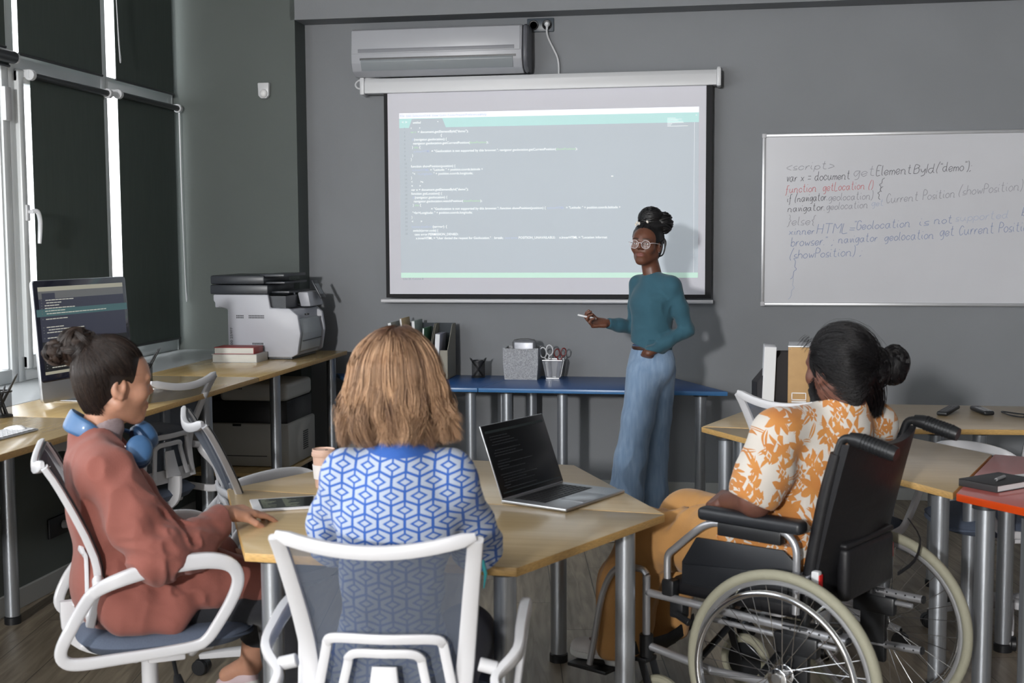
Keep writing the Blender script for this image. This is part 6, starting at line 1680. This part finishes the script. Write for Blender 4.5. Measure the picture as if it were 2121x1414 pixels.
for i in range(nb):
    cen, rr2 = (B1, V3(.062, .058, .058)) if i % 3 else (B2, V3(.052, .052, .056))
    tl = unit(V3(rs.randn()*.35, rs.randn()*.35, 1)); a_ = unit(np.cross(tl, V3(0, 1, 0))); b_ = np.cross(tl, a_); off = rs.uniform(-.75, .9)
    tt = np.linspace(0, 2.2*PI, 40)+rs.rand()*6; rad_ = math.sqrt(max(.05, 1-off*off))
    base = (np.cos(tt)[:, None]*a_+np.sin(tt)[:, None]*b_)*rad_+tl*off
    paths.append(cen+base*rr2)
paths = np.array(paths); k_ = np.linspace(0, 60, 40); paths += (np.sin(k_)[None, :, None]*V3(.0008, .0008, .0008))
parts.append(strand_mesh(paths, .0052, False, 7, rnd=rs.rand(nb)))
S = rs.randn(900, 3); S /= np.linalg.norm(S, axis=1)[:, None]; keep = ~((S[:, 1] > .25) & (S[:, 2] < .52)) & (S[:, 2] > -.6) & ~((np.abs(S[:, 0]) > .7) & (S[:, 2] < -.05) & (S[:, 1] > -.3)); S = S[keep][:260]
Tt = unit(V3(0, -.25, .95))+rs.randn(len(S), 3)*.12; Tt /= np.linalg.norm(Tt, axis=1)[:, None]
q = slerp_paths(S, Tt, 14)*np.array([.0875, .1015, .0965])+V3(0, -.020, .034)
parts.append(strand_mesh(H.c+(q*.92)@H.R.T, .0026, False, 5, rnd=rs.rand(len(S))))
for k in range(3):
    lp_ = np.array(catmull([Vector(v) for v in ((.052+k*.004, .01, 1.57), (.074+k*.004, .0, 1.54), (.078, -.005, 1.505), (.068, -.010, 1.472), (.050, -.015, 1.462))], 1, 6)[0])[None]
    parts.append(strand_mesh(lp_, .0038, False, 7, rnd=np.array([.5])))
hair_object('hair', parts, HW, WM)
shell = mat('cowrie', (.75, .70, .62), .35)
mb = MB()
for c in ((-.052, -.035, 1.632), (-.063, -.025, 1.636), (-.010, -.040, 1.640), (.030, -.025, 1.641), (.052, -.012, 1.556), (-.07, -.01, 1.626)): mb.ell(c, (.0055, .004, .0085), Matrix.Rotation(rs.uniform(-.5, .5), 3, 'Y'), 10)
mb.build('cowrie_beads', shell, WM)
MB().ell((.050, -.03, 1.483), (.003, .003, .004), n=8).build('earring', M['chrome'], WM)
gl_ = thing('eyeglasses', 'clear framed eyeglasses worn by the standing person', 'eyeglasses', (-.36, 6.45, 0))
gm = mat('clear_acetate', (.72, .66, .68), .15, coat=.6); lens = bpy.data.materials.new('lens'); lens.use_nodes = True
t = NT(lens); t.n.remove(t.n['Principled BSDF']); tr = t.new('ShaderNodeBsdfTransparent'); g2 = t.new('ShaderNodeBsdfGlossy'); g2.inputs['Roughness'].default_value = .05; mx = t.new('ShaderNodeMixShader'); mx.inputs[0].default_value = .03
t.l.new(tr.outputs[0], mx.inputs[1]); t.l.new(g2.outputs[0], mx.inputs[2]); t.l.new(mx.outputs[0], t.n['Material Output'].inputs[0])
fm = MB()
for q_ in (-1, 1):
    cc = (q_*.034, .104, -.002); ring_ = [H.P(cc[0]+math.cos(a)*.0255, cc[1]-abs(math.cos(a+(0 if q_ > 0 else PI)))*.002*0, cc[2]+math.sin(a)*.0225*(1 if math.sin(a) > 0 else 1.05)) for a in [2*PI*i/28 for i in range(28)]]
    fm.tube(ring_, .0012, 8, closed=True)
    fm.tube([H.P(q_*.060, .103, .006), H.P(q_*.074, .085, .008), H.P(q_*.080, .03, .006), H.P(q_*.080, -.01, .002)], .0018, 8, smooth=3)
fm.tube([H.P(-.010, .105, .004), H.P(0, .108, .007), H.P(.010, .105, .004)], .002, 8, smooth=3)
fm.build('frame', gm, gl_)
for q_ in (-1, 1):
    lm = MB(); P3 = [H.P(q_*.034+math.cos(a)*.025, .104, -.002+math.sin(a)*.0225) for a in [2*PI*i/24 for i in range(24)]]; c_ = H.P(q_*.034, .106, -.002)
    lm.add([c_]+P3, [(0, i+1, (i+1) % 24+1) for i in range(24)]); lm.build('lens', lens, gl_)
rc = thing('remote_control', 'slim white remote held out by the standing person', 'remote control', (-.36, 6.45, 0))
d_ = Vector((-.93, -.28, .22)).normalized(); Q = Matrix.Translation((-.318, -.070, 1.152)) @ d_.to_track_quat('Y', 'Z').to_matrix().to_4x4()
MB().box((-.009, -.050, -.005), (.009, .050, .005), .004, Q).build('body', mat('remote_white', (.85, .85, .87), .3), rc)
MB().box((-.004, .02, .0045), (.004, .03, .0062), .001, Q).build('button', M['alu'], rc)
